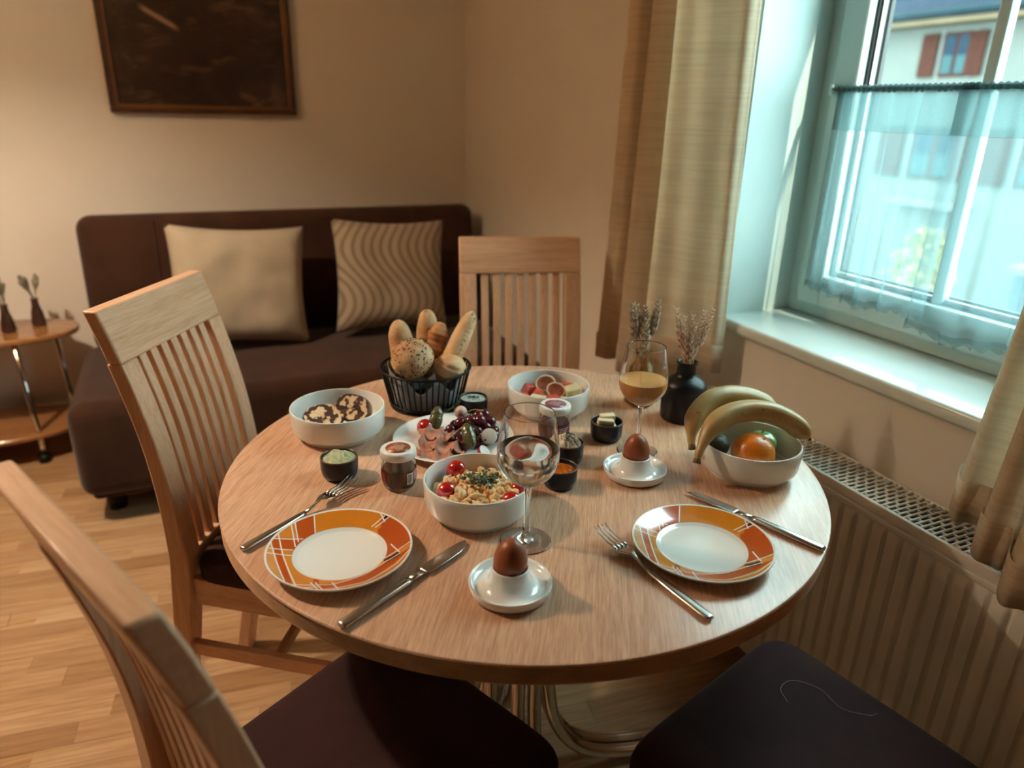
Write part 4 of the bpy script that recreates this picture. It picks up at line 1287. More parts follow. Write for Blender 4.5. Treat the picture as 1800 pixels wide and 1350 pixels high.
def jar(loc, label, cream, lidm, labm, seed, rz, level, barcode):
    j = thing('glass_jar', label, 'jar', loc, rz, 'small glass jars with white lids')
    out_ = [(0, .0008), (.019, .0008), (.0205, 0), (.0225, .0004), (.0255, .005), (.0278, .014), (.0285, .024), (.0283, .034), (.0270, .044), (.0252, .051), (.0250, .056)]
    inn = [(.0234, .056), (.0236, .051), (.0253, .0435), (.0265, .034), (.0267, .024), (.0260, .014), (.0238, .007), (.018, .0042), (0, .0040)]
    MB().lathe(out_ + inn, 56).build('glass_body', M_jarglass, j)
    def rin(z):
        P = [(.0040, .018), (.007, .0238), (.014, .0260), (.024, .0267), (.034, .0265), (.0435, .0253), (.051, .0236)]
        for (a, ra), (b, rb) in zip(P, P[1:]):
            if a <= z <= b: return ra + (rb - ra) * (z - a) / (b - a)
        return .0236
    zs = [.0042, .0055, .007, .010, .014, .019, .024, .029, .034, .039, .0435]
    zs = [z for z in zs if z < level] + [level]
    MB().lathe([(0, .0040)] + [(rin(z) + .0002, z) for z in zs] + [(0, level)], 48).build('cream', cream, j, sharp=50)
    ld_ = MB().lathe([(.0245, .0535), (.0275, .0535), (.0288, .0550), (.0290, .0640), (.0280, .0665), (.0262, .0676), (.0240, .0672), (0, .0670)], 56).build('lid', M_lid, j, sharp=60)
    MB().lathe([(0, .0672), (.0198, .0674), (.0198, .0671)], 48).build('lid_print', lidm, ld_)
    m = MB(); rg = random.Random(seed)
    text_marks(m, 0, [(.0110, .007, .0032), (.0058, .020, .0019), (.0026, .026, .0019), (-.0008, .022, .0022), (-.0062, .0105, .0038), (-.0104, .008, .0020)], rg)
    o = m.build('lid_lettering', M_ink, ld_, smooth=False); o.location = (0, 0, .0677); o.rotation_euler = (0, 0, .25)
    # label decals on the glass wall, r just outside
    def patch(a0, a1, z0, z1, mat, name, off):
        def ro(z):
            P = [(.0004, .0225), (.005, .0255), (.014, .0278), (.024, .0285), (.034, .0283), (.044, .0270)]
            for (p, rp), (q, rq_) in zip(P, P[1:]):
                if p <= z <= q: return rp + (rq_ - rp) * (z - p) / (q - p)
            return .027
        return MB().grid(lambda u, v: ((ro(z0 + (z1 - z0) * v) + off) * math.cos(a0 + (a1 - a0) * u), (ro(z0 + (z1 - z0) * v) + off) * math.sin(a0 + (a1 - a0) * u), z0 + (z1 - z0) * v), 14, 6).build(name, mat, j)
    A = -PI / 2    # towards the viewer
    if barcode:
        patch(A + .45, A + .84, .0125, .0320, M_ink, 'barcode_label', .0002)
        zz = .0138; rg = random.Random(2)
        while zz < .0306:
            w = rg.choice((.0005, .0005, .0009, .0013)); patch(A + .50, A + .79, zz, zz + w, M_black, 'barcode_bar', .0004); zz += w + rg.choice((.0005, .0008))
        patch(A + .88, A + 1.5, .0165, .0350, labm, 'side_label', .0002)
        for q in range(5): patch(A + .93, A + 1.35, .0190 + q * .0032, .0198 + q * .0032, M_ink, 'label_line', .0004)
        patch(A - 1.5, A - .83, .0130, .0320, labm, 'side_label', .0002)
        for q in range(4): patch(A - 1.05, A - .90, .0150 + q * .004, .0164 + q * .004, M_lidbrown, 'label_line', .0004)
    else:
        patch(A - .1, A + 1.3, .0060, .0330, labm, 'side_label', .0002)
        for q in range(6): patch(A + .35 - .03 * (q % 2), A + .85 + .1 * (q % 3), .0115 + q * .0032, .0125 + q * .0032, M_ink, 'label_line', .0004)
jar((.262, 1.018, T0), 'glass jar of chocolate cream with brown lid print and barcode', M_choc, M_lidbrown, M_labelred, 3, view_rot(.262, 1.018), .0345, True)
jar((.580, 1.092, T0), 'glass jar of berry cream with purple lid print', M_berry, M_lidpurple, M_labelpurple, 6, view_rot(.58, 1.092), .0350, False)
# ================================================================== BREAD BASKET
BX, BYY = .407, 1.335
BK = thing('bread_basket', 'round black wire basket filled with bread rolls', 'basket', (BX, BYY, T0))
BR0, BR1, BH = .071, .0905, .082
def ring(r, z, rad, n=64): return MB().tube([(r * math.cos(2 * PI * i / n), r * math.sin(2 * PI * i / n), z) for i in range(n)], rad, 8, closed=True)
ring(BR1, BH, .0026).build('top_ring', M_blackwire, BK)
ring(BR0, .0028, .0026).build('base_ring', M_blackwire, BK)
ring(BR0 + .003, .011, .0022).build('base_ring', M_blackwire, BK)
MB().lathe([(0, .0012), (BR0 - .002, .0012), (BR0 - .002, .0026), (0, .0026)], 48).build('base_disc', M_blackwire, BK)
wire = MB().tube([(BR0 + .0005, 0, .003), (BR0 + .006, 0, .025), (BR1 - .0005, 0, BH - .001)], .00165, 6).build('wire', M_blackwire, BK)
NWI = 44
for i in range(1, NWI):
    o = link('wire', wire.data, BK); o.rotation_euler = (0, 0, 2 * PI * i / NWI)
M_cloth = fabric('grey_napkin_linen', (.24, .24, .245), scale=900, var=.1, sheen=.1)
def napf(u, v):
    a = 2 * PI * u + view_rot(BX, BYY)
    k = v
    r = BR0 - .008 + (BR1 - BR0) * k * .8 - .006 * abs(math.sin(a * 5)) * k
    top = .055 + .034 * max(0, math.sin(a * 2.0 + 1.45)) ** 2 + .012 * math.sin(a * 7)
    return (r * math.cos(a), r * math.sin(a), .0045 + top * k)
nap = MB().grid(napf, 96, 10, closed_u=True).build('napkin', M_cloth, solid=.001)
nap.location = (BX, BYY, T0); tag(nap, 'grey linen napkin lining the bread basket', 'napkin')

def bread_mat(name, dark, light, flour=None, scale=26):
    t = NT(name)
    v = t.coords()
    f = t.noise(v, scale, 5, .6)
    f2 = t.noise(v, 7, 3)
    c = t.mix(.45, t.ramp(f, [(.36, dark), (.58, light)]), t.ramp(f2, [(.40, dark), (.56, flour or light)]))
    t.set(color=c, rough=.62, spec=.3)
    t.bump(t.noise(v, 130, 4), .35, .0012)
    return t.m
M_br_seed = bread_mat('seeded_roll_crust', (.30, .125, .040), (.58, .33, .15), (.66, .45, .26))
M_br_brown = bread_mat('brown_glazed_crust', (.26, .085, .022), (.45, .19, .06), (.52, .27, .11))
M_br_pale = bread_mat('pale_baguette_crust', (.42, .18, .05), (.66, .39, .17), (.72, .54, .34))
M_br_bun = bread_mat('white_bun_crust', (.38, .145, .04), (.68, .40, .17), (.74, .56, .36))
M_seedd = plain('dark_seed', (.035, .020, .012), .6, .4, 200)
M_seedl = plain('pale_seed', (.52, .37, .19), .6, .2, 200)
def seeds(parent, pts, n, seed, dark=.7, size=(.0012, .0021)):
    """pts: list of (point, normal)"""
    for mat, frac, nm in ((M_seedd, dark, 'dark_seeds'), (M_seedl, 1 - dark, 'pale_seeds')):
        m = MB(); rg = random.Random(seed + int(frac * 100))
        for i in range(int(n * frac)):
            p, nn = rg.choice(pts)
            tq = nn.orthogonal().normalized(); tq = Quaternion(nn, rg.uniform(0, 6.28)) @ tq; b = nn.cross(tq)
            s = rg.uniform(*size)
            p = p + tq * rg.uniform(-.002, .002) + b * rg.uniform(-.002, .002)
            m.add([p + tq * s * 1.3, p + b * s * .6 + nn * s * .15, p - tq * s * 1.3, p - b * s * .6 + nn * s * .15, p + nn * s * .55, p - nn * s * .4], [(0, 1, 4), (1, 2, 4), (2, 3, 4), (3, 0, 4), (1, 0, 5), (2, 1, 5), (3, 2, 5), (0, 3, 5)])
        if m.v:
            o = m.build(nm, mat, parent, smooth=False); o['kind'] = 'stuff'
def surf_pts(o, cond=None, every=1):
    return [(v.co.copy(), v.normal.copy()) for v in o.data.vertices if cond is None or cond(v)]
def loaf(name, label, a, b, rad, mat, seed, bend=0.0, lump=.06, ends=.55, prof_fn=None, flat=1.0, group='rolls in the bread basket'):
    a, b = Vector(a), Vector(b)
    L = (b - a).length
    n = 26
    P = []; Rr = []
    side_ = (b - a).cross(Vector((0, 0, 1))).normalized() if abs((b - a).normalized().z) < .98 else Vector((1, 0, 0))
    for i in range(n + 1):
        t_ = i / n
        w = max(0.0, 1 - abs(2 * t_ - 1) ** (2.6 / ends * .55 + 1)) ** .5
        k = prof_fn(t_) if prof_fn else 1
        P.append(a.lerp(b, .5 - .5 * math.cos(PI * t_)) + side_ * bend * math.sin(PI * t_)); Rr.append(0)
        tt = .5 - .5 * math.cos(PI * t_)
        q = abs(2 * tt - 1)
        Rr[-1] = max(1e-4, rad * k * (max(0, 1 - q ** (1 / (1 - ends) + 1.4))) ** .5)
    o = MB().tube(P, Rr, 24, flat=flat)
    vs = []
    for p in o.v:
        p = Vector(p); q = noise.fractal(p * 38 + Vector((seed, 0, 0)), 1, 2, 3)
        ax = (p - a).dot((b - a).normalized()); c = a + (b - a).normalized() * max(0, min(L, ax))
        vs.append(p + (p - c) * lump * q)
    o.v = vs
    base = a.lerp(b, .0)
    o.v = [Vector(p) - base for p in o.v]
    ob = o.build(name, mat); ob.location = base
    return tag(ob, label, 'bread', group)
r1 = loaf('seeded_long_roll', 'long seeded roll standing at the left of the bread basket', (.374, 1.350, .785), (.3655, 1.384, .920), .0245, M_br_seed, 1)
seeds(r1, surf_pts(r1), 210, 1, .65, (.0008, .0016))
r2_ = MB().ell((0, 0, 0), (.0425, .040, .0405), None, 40, 26, lambda p: 1 + .05 * noise.fractal(p * 2.2, 1, 2, 3)).build('seeded_round_roll', M_br_seed)
r2_.location = (.3735, 1.312, .8590); tag(r2_, 'round bun covered in dark seeds at the front of the basket', 'bread', 'rolls in the bread basket')
seeds(r2_, surf_pts(r2_), 420, 2, .75, (.0012, .0028))
r3_ = loaf('seeded_long_roll', 'seeded roll sticking up at the back of the bread basket', (.421, 1.376, .79), (.434, 1.402, .932), .0225, M_br_seed, 3)
seeds(r3_, surf_pts(r3_), 190, 3, .6, (.0008, .0016))
# brown twisted roll: three overlapping turns
def croiss():
    a, b = Vector((.418, 1.352, .820)), Vector((.4525, 1.366, .912))
    m = MB()
    n = 60
    P = []; Rr = []
    for i in range(n + 1):
        t_ = i / n
        q = 1 - abs(2 * t_ - 1) ** 3
        P.append(a.lerp(b, t_) - a)
        Rr.append(max(1e-4, .0190 * q ** .5 * (1 + .13 * math.sin(t_ * 3 * 2 * PI) ** 3) * (.78 + .34 * t_)))
    m.tube(P, Rr, 24)
    d = (b - a).normalized()
    vs = []
    for p in m.v:
        p = Vector(p); ax = p.dot(d); c = d * ax; o_ = p - c
        an = math.atan2(o_.dot(Vector((0, 1, 0))), o_.dot(Vector((1, 0, 0))))
        vs.append(c + o_ * (1 + .12 * abs(math.sin(an * 1 + ax * 85)) ** .6 - .05))
    m.v = vs
    o = m.build('twisted_roll', M_br_brown); o.location = a
    return tag(o, 'shiny brown twisted roll in the middle of the bread basket', 'bread', 'rolls in the bread basket')
croiss()
r5 = loaf('baguette_stick', 'pale baguette stick with caraway seeds leaning right in the basket', (.4285, 1.312, .795), (.5135, 1.345, .935), .0205, M_br_pale, 5, ends=.55, prof_fn=lambda t_: 1.12 - .28 * t_)
seeds(r5, [q for q in surf_pts(r5) if q[1].dot(Vector((.35, -.75, .55)).normalized()) > .86], 46, 5, .95, (.0009, .0017))
r6 = MB().ell((0, 0, 0), (.033, .029, .0235), Matrix.Rotation(view_rot(.44, 1.283), 3, 'Z') @ rot('Y', 10), 36, 22, lambda p: 1 + .05 * noise.fractal(p * 1.8, 1, 2, 3) - .10 * math.exp(-((p.x * .35 + p.z - .25) / .10) ** 2) * (1 if p.y < .3 else 0)).build('white_bun', M_br_bun)
r6.location = (.4415, 1.286, .8435); tag(r6, 'pale white bun at the front right of the bread basket', 'bread', 'rolls in the bread basket')
# ================================================================== FOOD
# ---- marble cake slices in the left bowl
t = NT('marble_cake_cut')
v = t.coords()
w = t.n('ShaderNodeTexWave'); w.wave_type = 'RINGS'; w.rings_direction = 'Y'
w.inputs['Scale'].default_value = 15; w.inputs['Distortion'].default_value = 12; w.inputs['Detail'].default_value = 4; w.inputs['Detail Scale'].default_value = 2.2
t.l(v, w.inputs['Vector'])
t.set(color=t.ramp(w.outputs['Fac'], [(.30, (.045, .014, .006)), (.48, (.16, .07, .03)), (.60, (.62, .43, .25)), (1, (.70, .52, .33))]), rough=.75)
t.bump(t.noise(v, 160, 3), .4, .001)
M_cakecut = t.m
M_cakecrust = plain('cake_crust', (.050, .016, .008), .32, .35, 40, coat=.4)
def cake(label, loc, rx, rz_, th, R, seed):
    c = thing('cake_slice', label, 'cake')
    c.location = loc; c.rotation_euler = rx
    N = 30
    o = []
    for i in range(N):
        a = 2 * PI * i / N
        q = 1 + .05 * noise.noise(Vector((math.cos(a) * 2, math.sin(a) * 2, seed)))
        k = abs(math.sin(a)) ** .85 * math.copysign(1, math.sin(a))
        o.append((R[0] * q * math.copysign(abs(math.cos(a)) ** .8, math.cos(a)), R[1] * q * (k if k > 0 else max(k, -.82))))
    vs = []; fs = []
    rings = [(.0, -th), (.55, -th), (.95, -th), (1.0, -th * .7), (1.03, 0), (1.0, th * .7), (.95, th), (.55, th), (0, th)]
    m1 = MB(); m2 = MB()
    def lay(m, rr):
        vs = []; fs = []
        for s_, y in rr:
            for x, z in o: vs.append((x * s_, y + .0012 * noise.noise(Vector((x * 300, z * 300, y * 50))), z * s_))
        for r in range(len(rr) - 1):
            for i in range(N):
                j = (i + 1) % N; fs.append((r * N + i, r * N + j, (r + 1) * N + j, (r + 1) * N + i))
        m.add(vs, fs)
    lay(m1, [(.001, -th), (.35, -th), (.7, -th), (.95, -th)]); lay(m1, [(.95, th), (.7, th), (.35, th), (.001, th)])
    lay(m2, [(.95, -th), (1.0, -th * .75), (1.03, 0), (1.0, th * .75), (.95, th)])
    m1.build('cut_face', M_cakecut, c, sharp=60)
    m2.build('crust', M_cakecrust, c)
    return c
yaw_c = view_rot(.2, 1.25)
cake('marbled cake slice lying flat at the left in the bowl', (.186, 1.262, .7790), (math.radians(-62), .0, yaw_c + .15), 0, .0090, (.036, .030), 1.0)
cake('marbled cake slice standing up with powdery swirl in the bowl', (.242, 1.262, .7890), (math.radians(-38), .15, yaw_c - .45), 0, .0130, (.034, .028), 5.0)

# ---- scrambled eggs bowl
EX, EY = EB
M_scram = NT('scrambled_egg')
v = M_scram.coords(); f = M_scram.noise(v, 60, 4, .6)
M_scram.set(color=M_scram.ramp(f, [(.3, (.56, .27, .085)), (.5, (.72, .44, .19)), (.68, (.80, .62, .40))]), rough=.42, spec=.4)
M_scram.bump(M_scram.noise(v, 220, 3), .3, .001)
m = MB(); rg = random.Random(4)
def egg_z(d): return .026 + .015 * (1 - (d / .073) ** 2)
for i in range(230):
    a = rg.uniform(0, 2 * PI); d = .062 * math.sqrt(rg.random())
    s = rg.uniform(.0045, .0095)
    q = Quaternion((rg.gauss(0, 1), rg.gauss(0, 1), rg.gauss(0, 1), rg.gauss(0, 1))).normalized().to_matrix()
    sd = rg.uniform(0, 50)
    m.ell((d * math.cos(a), d * math.sin(a), egg_z(d) + rg.uniform(-.006, .004)), (s * 1.3, s, s * .7), q, 10, 7, lambda p: 1 + .35 * noise.noise(p * 1.6 + Vector((sd, 0, 0))))
m.lathe([(0, .0095), (.068, .0115), (.073, .024), (.05, .032), (0, .035)], 40)
o = m.build('scrambled_egg', M_scram.m); o.location = (EX, EY, T0); tag(o, 'creamy scrambled egg heaped in the white bowl', 'scrambled egg', kind='stuff')
M_tom = plain('cherry_tomato_skin', (.44, .012, .010), .10, .12, 20, coat=.8)
M_calyx = plain('tomato_scar', (.20, .16, .05), .7, .2, 60)
def tomato(loc, r, label, rotv=(0, 0, 0), group='cherry tomatoes'):
    t_ = thing('cherry_tomato', label, 'tomato', loc, 0, group)
    t_.rotation_euler = rotv
    MB().ell((0, 0, 0), (r, r, r * 1.12), None, 28, 18).build('skin', M_tom, t_)
    MB().ell((0, 0, -r * 1.11), (r * .12, r * .12, r * .03), None, 8, 6).build('stem_scar', M_calyx, t_)
tomato((.337, .957, .7935), .0148, 'cherry tomato at the back of the egg bowl', (.4, .7, 0))
tomato((.303, .902, .7915), .0135, 'cherry tomato at the left front of the egg bowl', (.3, 1.2, .5))
tomato((.385, .850, .7860), .0135, 'cherry tomato at the right front of the egg bowl', (.2, 1.3, -.3))
tomato((.409, .878, .7850), .0120, 'cherry tomato half hidden behind the glass stem in the egg bowl', (.2, 1.3, -.3))
def sprig(name, label, loc, n, spread, h, seed, leaf=(.004, .0075), curl=.0, flat=.35, leaves=5, mat=None):
    s_ = thing(name, label, 'herbs', loc)
    rg = random.Random(seed)
    ms = MB(); ml = MB()
    for i in range(n):
        a = rg.uniform(0, 2 * PI); d = spread * rg.uniform(.35, 1)
        p0 = Vector((rg.uniform(-.3, .3) * spread * .5, rg.uniform(-.3, .3) * spread * .5, 0)); p2 = Vector((d * math.cos(a), d * math.sin(a), h * rg.uniform(.2, 1)))
        p1 = (p0 + p2) / 2 + Vector((0, 0, h * .6))
        C = catmull([p0, p1, p2], 5)
        ms.tube(C, .00045, 5)
        for k in range(leaves):
            c = C[rg.randrange(2, len(C))] + Vector((rg.uniform(-1, 1), rg.uniform(-1, 1), rg.uniform(-.3, .6))) * .0022
            L = rg.uniform(*leaf)
            q = Quaternion((0, 0, 1), rg.uniform(0, 6.28)) @ Quaternion((0, 1, 0), rg.uniform(-.6, .6)) @ Quaternion((1, 0, 0), rg.uniform(-.5, .5))
            ml.add([c + q @ (Vector(p) * L) for p in ((0, 0, 0), (.35, -flat, .10), (.75, -flat * .8, .10), (1, 0, 0), (.75, flat * .8, .10), (.35, flat, .10), (.5, 0, 0))], [(0, 1, 6), (1, 2, 6), (2, 3, 6), (3, 4, 6), (4, 5, 6), (5, 0, 6)])
    a = ms.build('stems', mat or M_herb, s_); a['kind'] = 'stuff'
    b = ml.build('leaves', mat or M_herb2, s_, solid=.0002); b['kind'] = 'stuff'
sprig('herb_sprig', 'dark green herb sprigs on top of the scrambled egg', (.362, .897, .7925), 22, .030, .013, 5, (.004, .0085), leaves=7)
sprig('herb_sprig', 'small loose cress leaves at the back of the scrambled egg', (.342, .917, .7905), 10, .018, .010, 9, (.003, .006), leaves=5)

# ---- platter
PX, PY = .392, 1.130
PLT = thing('white_platter', 'round white plate of ham, grapes and pickles in the middle', 'plate', (PX, PY, T0))
MB().lathe([(0, .0015), (.060, .0015), (.062, 0), (.067, 0), (.070, .003), (.100, .0125), (.1065, .0155), (.107, .0168), (.105, .0172), (.098, .0150), (.072, .0075), (.066, .0060), (0, .0058)], 96).build('plate_body', M_ceramic, PLT, sharp=60)
PZ = T0 + .0065
M_grape = plain('red_grape_skin', (.085, .010, .018), .18, .35, 60, coat=.3)
M_gstem = plain('grape_stem', (.42, .29, .13), .7, .2, 80)
grapes = [(.396, 1.150, .012), (.442, 1.163, .016), (.459, 1.138, .014), (.437, 1.126, .014), (.474, 1.150, .018), (.452, 1.158, .028), (.417, 1.118, .010), (.404, 1.132, .008), (.424, 1.147, .010), (.470, 1.122, .010), (.447, 1.111, .008), (.461, 1.170, .012), (.384, 1.115, .009), (.424, 1.098, .008), (.379, 1.143, .008), (.433, 1.142, .028), (.412, 1.168, .012), (.397, 1.106, .010), (.448, 1.136, .030), (.466, 1.160, .028), (.415, 1.150, .024), (.440, 1.092, .010), (.462, 1.100, .011), (.400, 1.090, .009)]
gm = None
for i, (x, y, z) in enumerate(grapes):
    if gm is None:
        o = MB().ell((0, 0, 0), (.0112, .0112, .0122), None, 18, 12).build('red_grape', M_grape); gm = o.data
    else:
        o = bpy.data.objects.new('red_grape', gm); COL.objects.link(o)
    o.location = (x, y, PZ + z); o.rotation_euler = (i * 1.3, i * .7, i)
    tag(o, 'dark red grape heaped on the white plate', 'grape', 'red grapes on the white plate')
st = thing('grape_stem', 'pale woody grape stem lying over the grapes', 'stem')
MB().tube(catmull([(.428, 1.172, PZ + .030), (.447, 1.172, PZ + .037), (.461, 1.160, PZ + .0385), (.478, 1.152, PZ + .034)], 5), .0009, 6).build('twig', M_gstem, st)
MB().tube(catmull([(.455, 1.166, PZ + .0380), (.463, 1.172, PZ + .033), (.462, 1.170, PZ + .024)], 4), .0007, 6).build('side_twig', M_gstem, st)
s2 = MB().tube(catmull([(.366, 1.085, PZ + .026), (.386, 1.100, PZ + .031), (.408, 1.117, PZ + .032)], 5), [.0010] * 11, 6).build('pickle_stalk', M_gstem)
tag(s2, 'thin pale stalk lying between the ham and the pickles', 'stalk')
tomato((.354, 1.172, PZ + .0165), .0150, 'cherry tomato at the left back of the white plate', (1.2, .4, .3))
def pickle_mat():
    t = NT('gherkin_skin'); v = t.coords()
    vo = t.n('ShaderNodeTexVoronoi'); vo.inputs['Scale'].default_value = 260; t.l(v, vo.inputs['Vector'])
    f = t.noise(v, 40, 3)
    t.set(color=t.ramp(f, [(.3, (.050, .048, .012)), (.7, (.135, .125, .045))]), rough=.28, coat=.4)
    t.bump(vo.outputs['Distance'], .6, .0012); return t.m
M_pick = pickle_mat()
def gherkin(label, a, b, r):
    a, b = Vector(a), Vector(b)
    n = 18
    P = [a.lerp(b, .5 - .5 * math.cos(PI * i / n)) + Vector((0, 0, .003 * math.sin(PI * i / n))) - a for i in range(n + 1)]
    Rr = [max(2e-4, r * max(0, 1 - abs(-math.cos(PI * i / n)) ** 2.6) ** .5 * (1 + .05 * math.sin(i * 1.7))) for i in range(n + 1)]
    o = MB().tube(P, Rr, 16).build('gherkin', M_pick); o.location = a
    tag(o, label, 'gherkin', 'gherkins on the white plate')
gherkin('gherkin standing up beside the tomato on the white plate', (.366, 1.160, PZ + .006), (.384, 1.184, PZ + .047), .0122)
gherkin('gherkin in front of the grapes on the white plate', (.4065, 1.068, PZ + .0095), (.4085, 1.106, PZ + .040), .0118)
# radish
M_radr = plain('radish_red_skin', (.30, .012, .035), .3, .2, 60, coat=.3)
M_radw = plain('radish_white_flesh', (.74, .70, .64), .45, .04, 60)
M_radp = plain('radish_pink_skin', (.62, .42, .36), .4, .2, 50)
def radish(label, loc, r, rotv, skin, cut=.15):
    rd = thing('radish_piece', label, 'radish', loc, 0, 'radish pieces on the white plate'); rd.rotation_euler = rotv
    # cut ball: dome below the plane z=cut*r, flat face on top
    n = 24; pr = []
    th1 = math.asin(cut)
    for i in range(13):
        th = -PI / 2 + (th1 + PI / 2) * i / 12
        pr.append((r * math.cos(th) if i else 0, r * math.sin(th)))
    MB().lathe(pr, n).build('skin', skin, rd)
    MB().lathe([(pr[-1][0], pr[-1][1]), (pr[-1][0] * .9, pr[-1][1] + .0006), (0, pr[-1][1] + .0008)], n).build('flesh', M_radw, rd)
radish('pale pink radish piece standing at the back of the plate', (.428, 1.186, PZ + .030), .0125, (math.radians(-78), .1, view_rot(.43, 1.18)), M_radp, .3)
radish('white cut radish piece leaning at the right of the plate', (.446, 1.086, PZ + .020), .0145, (math.radians(58), -.35, view_rot(.44, 1.08) + .35), M_radr, .1)
radish('red radish half with white edge at the front right of the plate', (.421, 1.046, PZ + .0125), .0120, (math.radians(18), .75, view_rot(.42, 1.05)), M_radr, .1)
# ham
t = NT('cooked_ham'); v = t.coords(); f = t.noise(v, 35, 4)
t.set(color=t.ramp(f, [(.3, (.33, .13, .085)), (.55, (.48, .225, .155)), (.75, (.60, .36, .26))]), rough=.6, spec=.15)
t.bump(t.noise(v, 300, 3), .2, .0006)
M_ham = t.m
def ham(label, loc, rz_, L, W, folds, h, seed, tilt=(0, 0)):
    """thin round slice gathered into soft folds"""
    def fn(u, v):
        a = 2 * PI * u
        rr = v * (1 + .05 * math.sin(3 * a + seed))
        x, y = rr * math.cos(a), rr * math.sin(a)
        f = math.sin(x * folds * PI + seed + .5 * y)
        z = h * (.5 + .5 * f) * (.55 + .45 * math.cos(y * 1.4)) + .0016 * noise.noise(Vector((x * 3, y * 3, seed))) - .003 * v * v
        return (x * L / 2 + .004 * math.cos(x * folds * PI + seed), y * W / 2 + .003 * f, z + .003)
    o = MB().grid(fn, 64, 16, closed_u=True).build('ham_slice', M_ham, solid=.0012)
    o.location = loc; o.rotation_euler = (tilt[0], tilt[1], rz_)
    tag(o, label, 'ham', 'folded ham slices')
vr = view_rot(.35, 1.09)
ham('folded ham slice at the back of the ham pile', (.363, 1.129, PZ + .018), vr - .45, .070, .036, 3.0, .010, .6, (.12, .08))
ham('folded ham slice draped across the middle of the pile', (.357, 1.098, PZ + .010), vr - .42, .084, .046, 2.6, .012, 2.2, (.12, .05))
ham('folded ham slice lying at the front of the pile', (.350, 1.066, PZ + .004), vr - .12, .078, .048, 3.2, .010, 4.4, (.08, 0))
ham('small ham fold standing at the left of the pile', (.332, 1.096, PZ + .005), vr + .5, .050, .036, 2.4, .010, .2, (.05, -.05))
def thyme(label, P, seed):
    s_ = thing('thyme_sprig', label, 'herbs')
    C = catmull(P, 6)
    MB().tube(C, .0005, 5).build('stem', M_herb, s_)
    ml = MB(); rg = random.Random(seed)
    for c in C:
        for k in range(7):
            L = rg.uniform(.0025, .0050)
            q = Quaternion((rg.gauss(0, 1), rg.gauss(0, 1), rg.gauss(0, 1), rg.gauss(0, 1))).normalized()
            ml.add([c + q @ (Vector(p) * L) for p in ((0, 0, 0), (.5, -.28, .05), (1, 0, 0), (.5, .28, .05))], [(0, 1, 2, 3)])
    b = ml.build('leaves', M_herb2, s_, solid=.0002); b['kind'] = 'stuff'
thyme('thyme sprig at the back of the white plate', [(.386, 1.186, PZ + .030), (.402, 1.186, PZ + .036), (.420, 1.190, PZ + .042), (.428, 1.194, PZ + .050)], 1)
thyme('thyme sprig curling down in front of the grapes', [(.412, 1.160, PZ + .026), (.424, 1.135, PZ + .032), (.430, 1.112, PZ + .026), (.432, 1.092, PZ + .012)], 2)
thyme('thyme sprig under the standing radish piece', [(.418, 1.168, PZ + .022), (.428, 1.164, PZ + .028), (.440, 1.160, PZ + .034)], 3)

# ---- cut fruit bowl
M_figskin = plain('fig_skin', (.055, .028, .035), .4, .4, 50)
M_figrim = plain('fig_pith', (.62, .46, .30), .6, .1, 60)
t = NT('fig_flesh'); v = t.coords(); vo = t.n('ShaderNodeTexVoronoi'); vo.inputs['Scale'].default_value = 420; t.l(v, vo.inputs['Vector'])
t.set(color=t.ramp(vo.outputs['Distance'], [(.1, (.40, .20, .09)), (.5, (.21, .042, .024))]), rough=.3, coat=.3); t.bump(vo.outputs['Distance'], .5, .001)
M_figflesh = t.m
def fig(label, loc, rotv, r=.018):
    f_ = thing('fig_half', label, 'fig', loc, 0, 'fig halves in the fruit bowl'); f_.rotation_euler = rotv
    sx = 1.18
    S_ = Matrix(((sx, 0, 0), (0, 1, 0), (0, 0, 1)))
    MB().lathe([(0, -r * .85), (r * .5, -r * .72), (r * .85, -r * .42), (r, 0)], 26, (0, 0, 0), S_).build('skin', M_figskin, f_)
    MB().lathe([(r, 0), (r * .97, .0008), (r * .84, .0008)], 26, (0, 0, 0), S_).build('pith', M_figrim, f_)
    MB().lathe([(r * .84, .0008), (r * .6, .0004), (r * .3, -.0006), (0, -.001)], 26, (0, 0, 0), S_).build('flesh', M_figflesh, f_)
FZ = T0 + .009
vf = view_rot(.63, 1.22)
fig('fig half facing the viewer on top of the fruit bowl', (.640, 1.254, FZ + .033), (math.radians(48), -.2, vf + .3), .0185)
fig('fig half lower in the middle of the fruit bowl', (.650, 1.225, FZ + .027), (math.radians(50), .25, vf - .15), .0170)
M_wm = plain('watermelon_flesh', (.56, .075, .055), .35, .2, 50, coat=.2)
M_mel = plain('honeydew_flesh', (.62, .60, .36), .35, .08, 40, coat=.2)
M_pch = plain('peach_slice', (.52, .12, .055), .4, .25, 40)
def chunk(name, label, cat, c, s, rz_, mat, tilt=(0, 0), group=None):
    m = MB(); rg = random.Random(int(c[0] * 1e5))
    vs = [Vector((x * s[0] / 2, y * s[1] / 2, z * s[2] / 2)) * rg.uniform(.82, 1.1) for x in (-1, 1) for y in (-1, 1) for z in (-1, 1)]
    m.add(vs, [(0, 1, 3, 2), (4, 6, 7, 5), (0, 4, 5, 1), (2, 3, 7, 6), (0, 2, 6, 4), (1, 5, 7, 3)])
    o = m.build(name, mat, bevel=.002, seg=2); o.location = c; o.rotation_euler = (tilt[0], tilt[1], rz_)
    tag(o, label, cat, group)
WG = 'watermelon cubes in the fruit bowl'
chunk('watermelon_cube', 'red watermelon cube at the back left of the fruit bowl', 'watermelon', (.611, 1.270, FZ + .018), (.024, .022, .022), .3, M_wm, (.2, .3), WG)
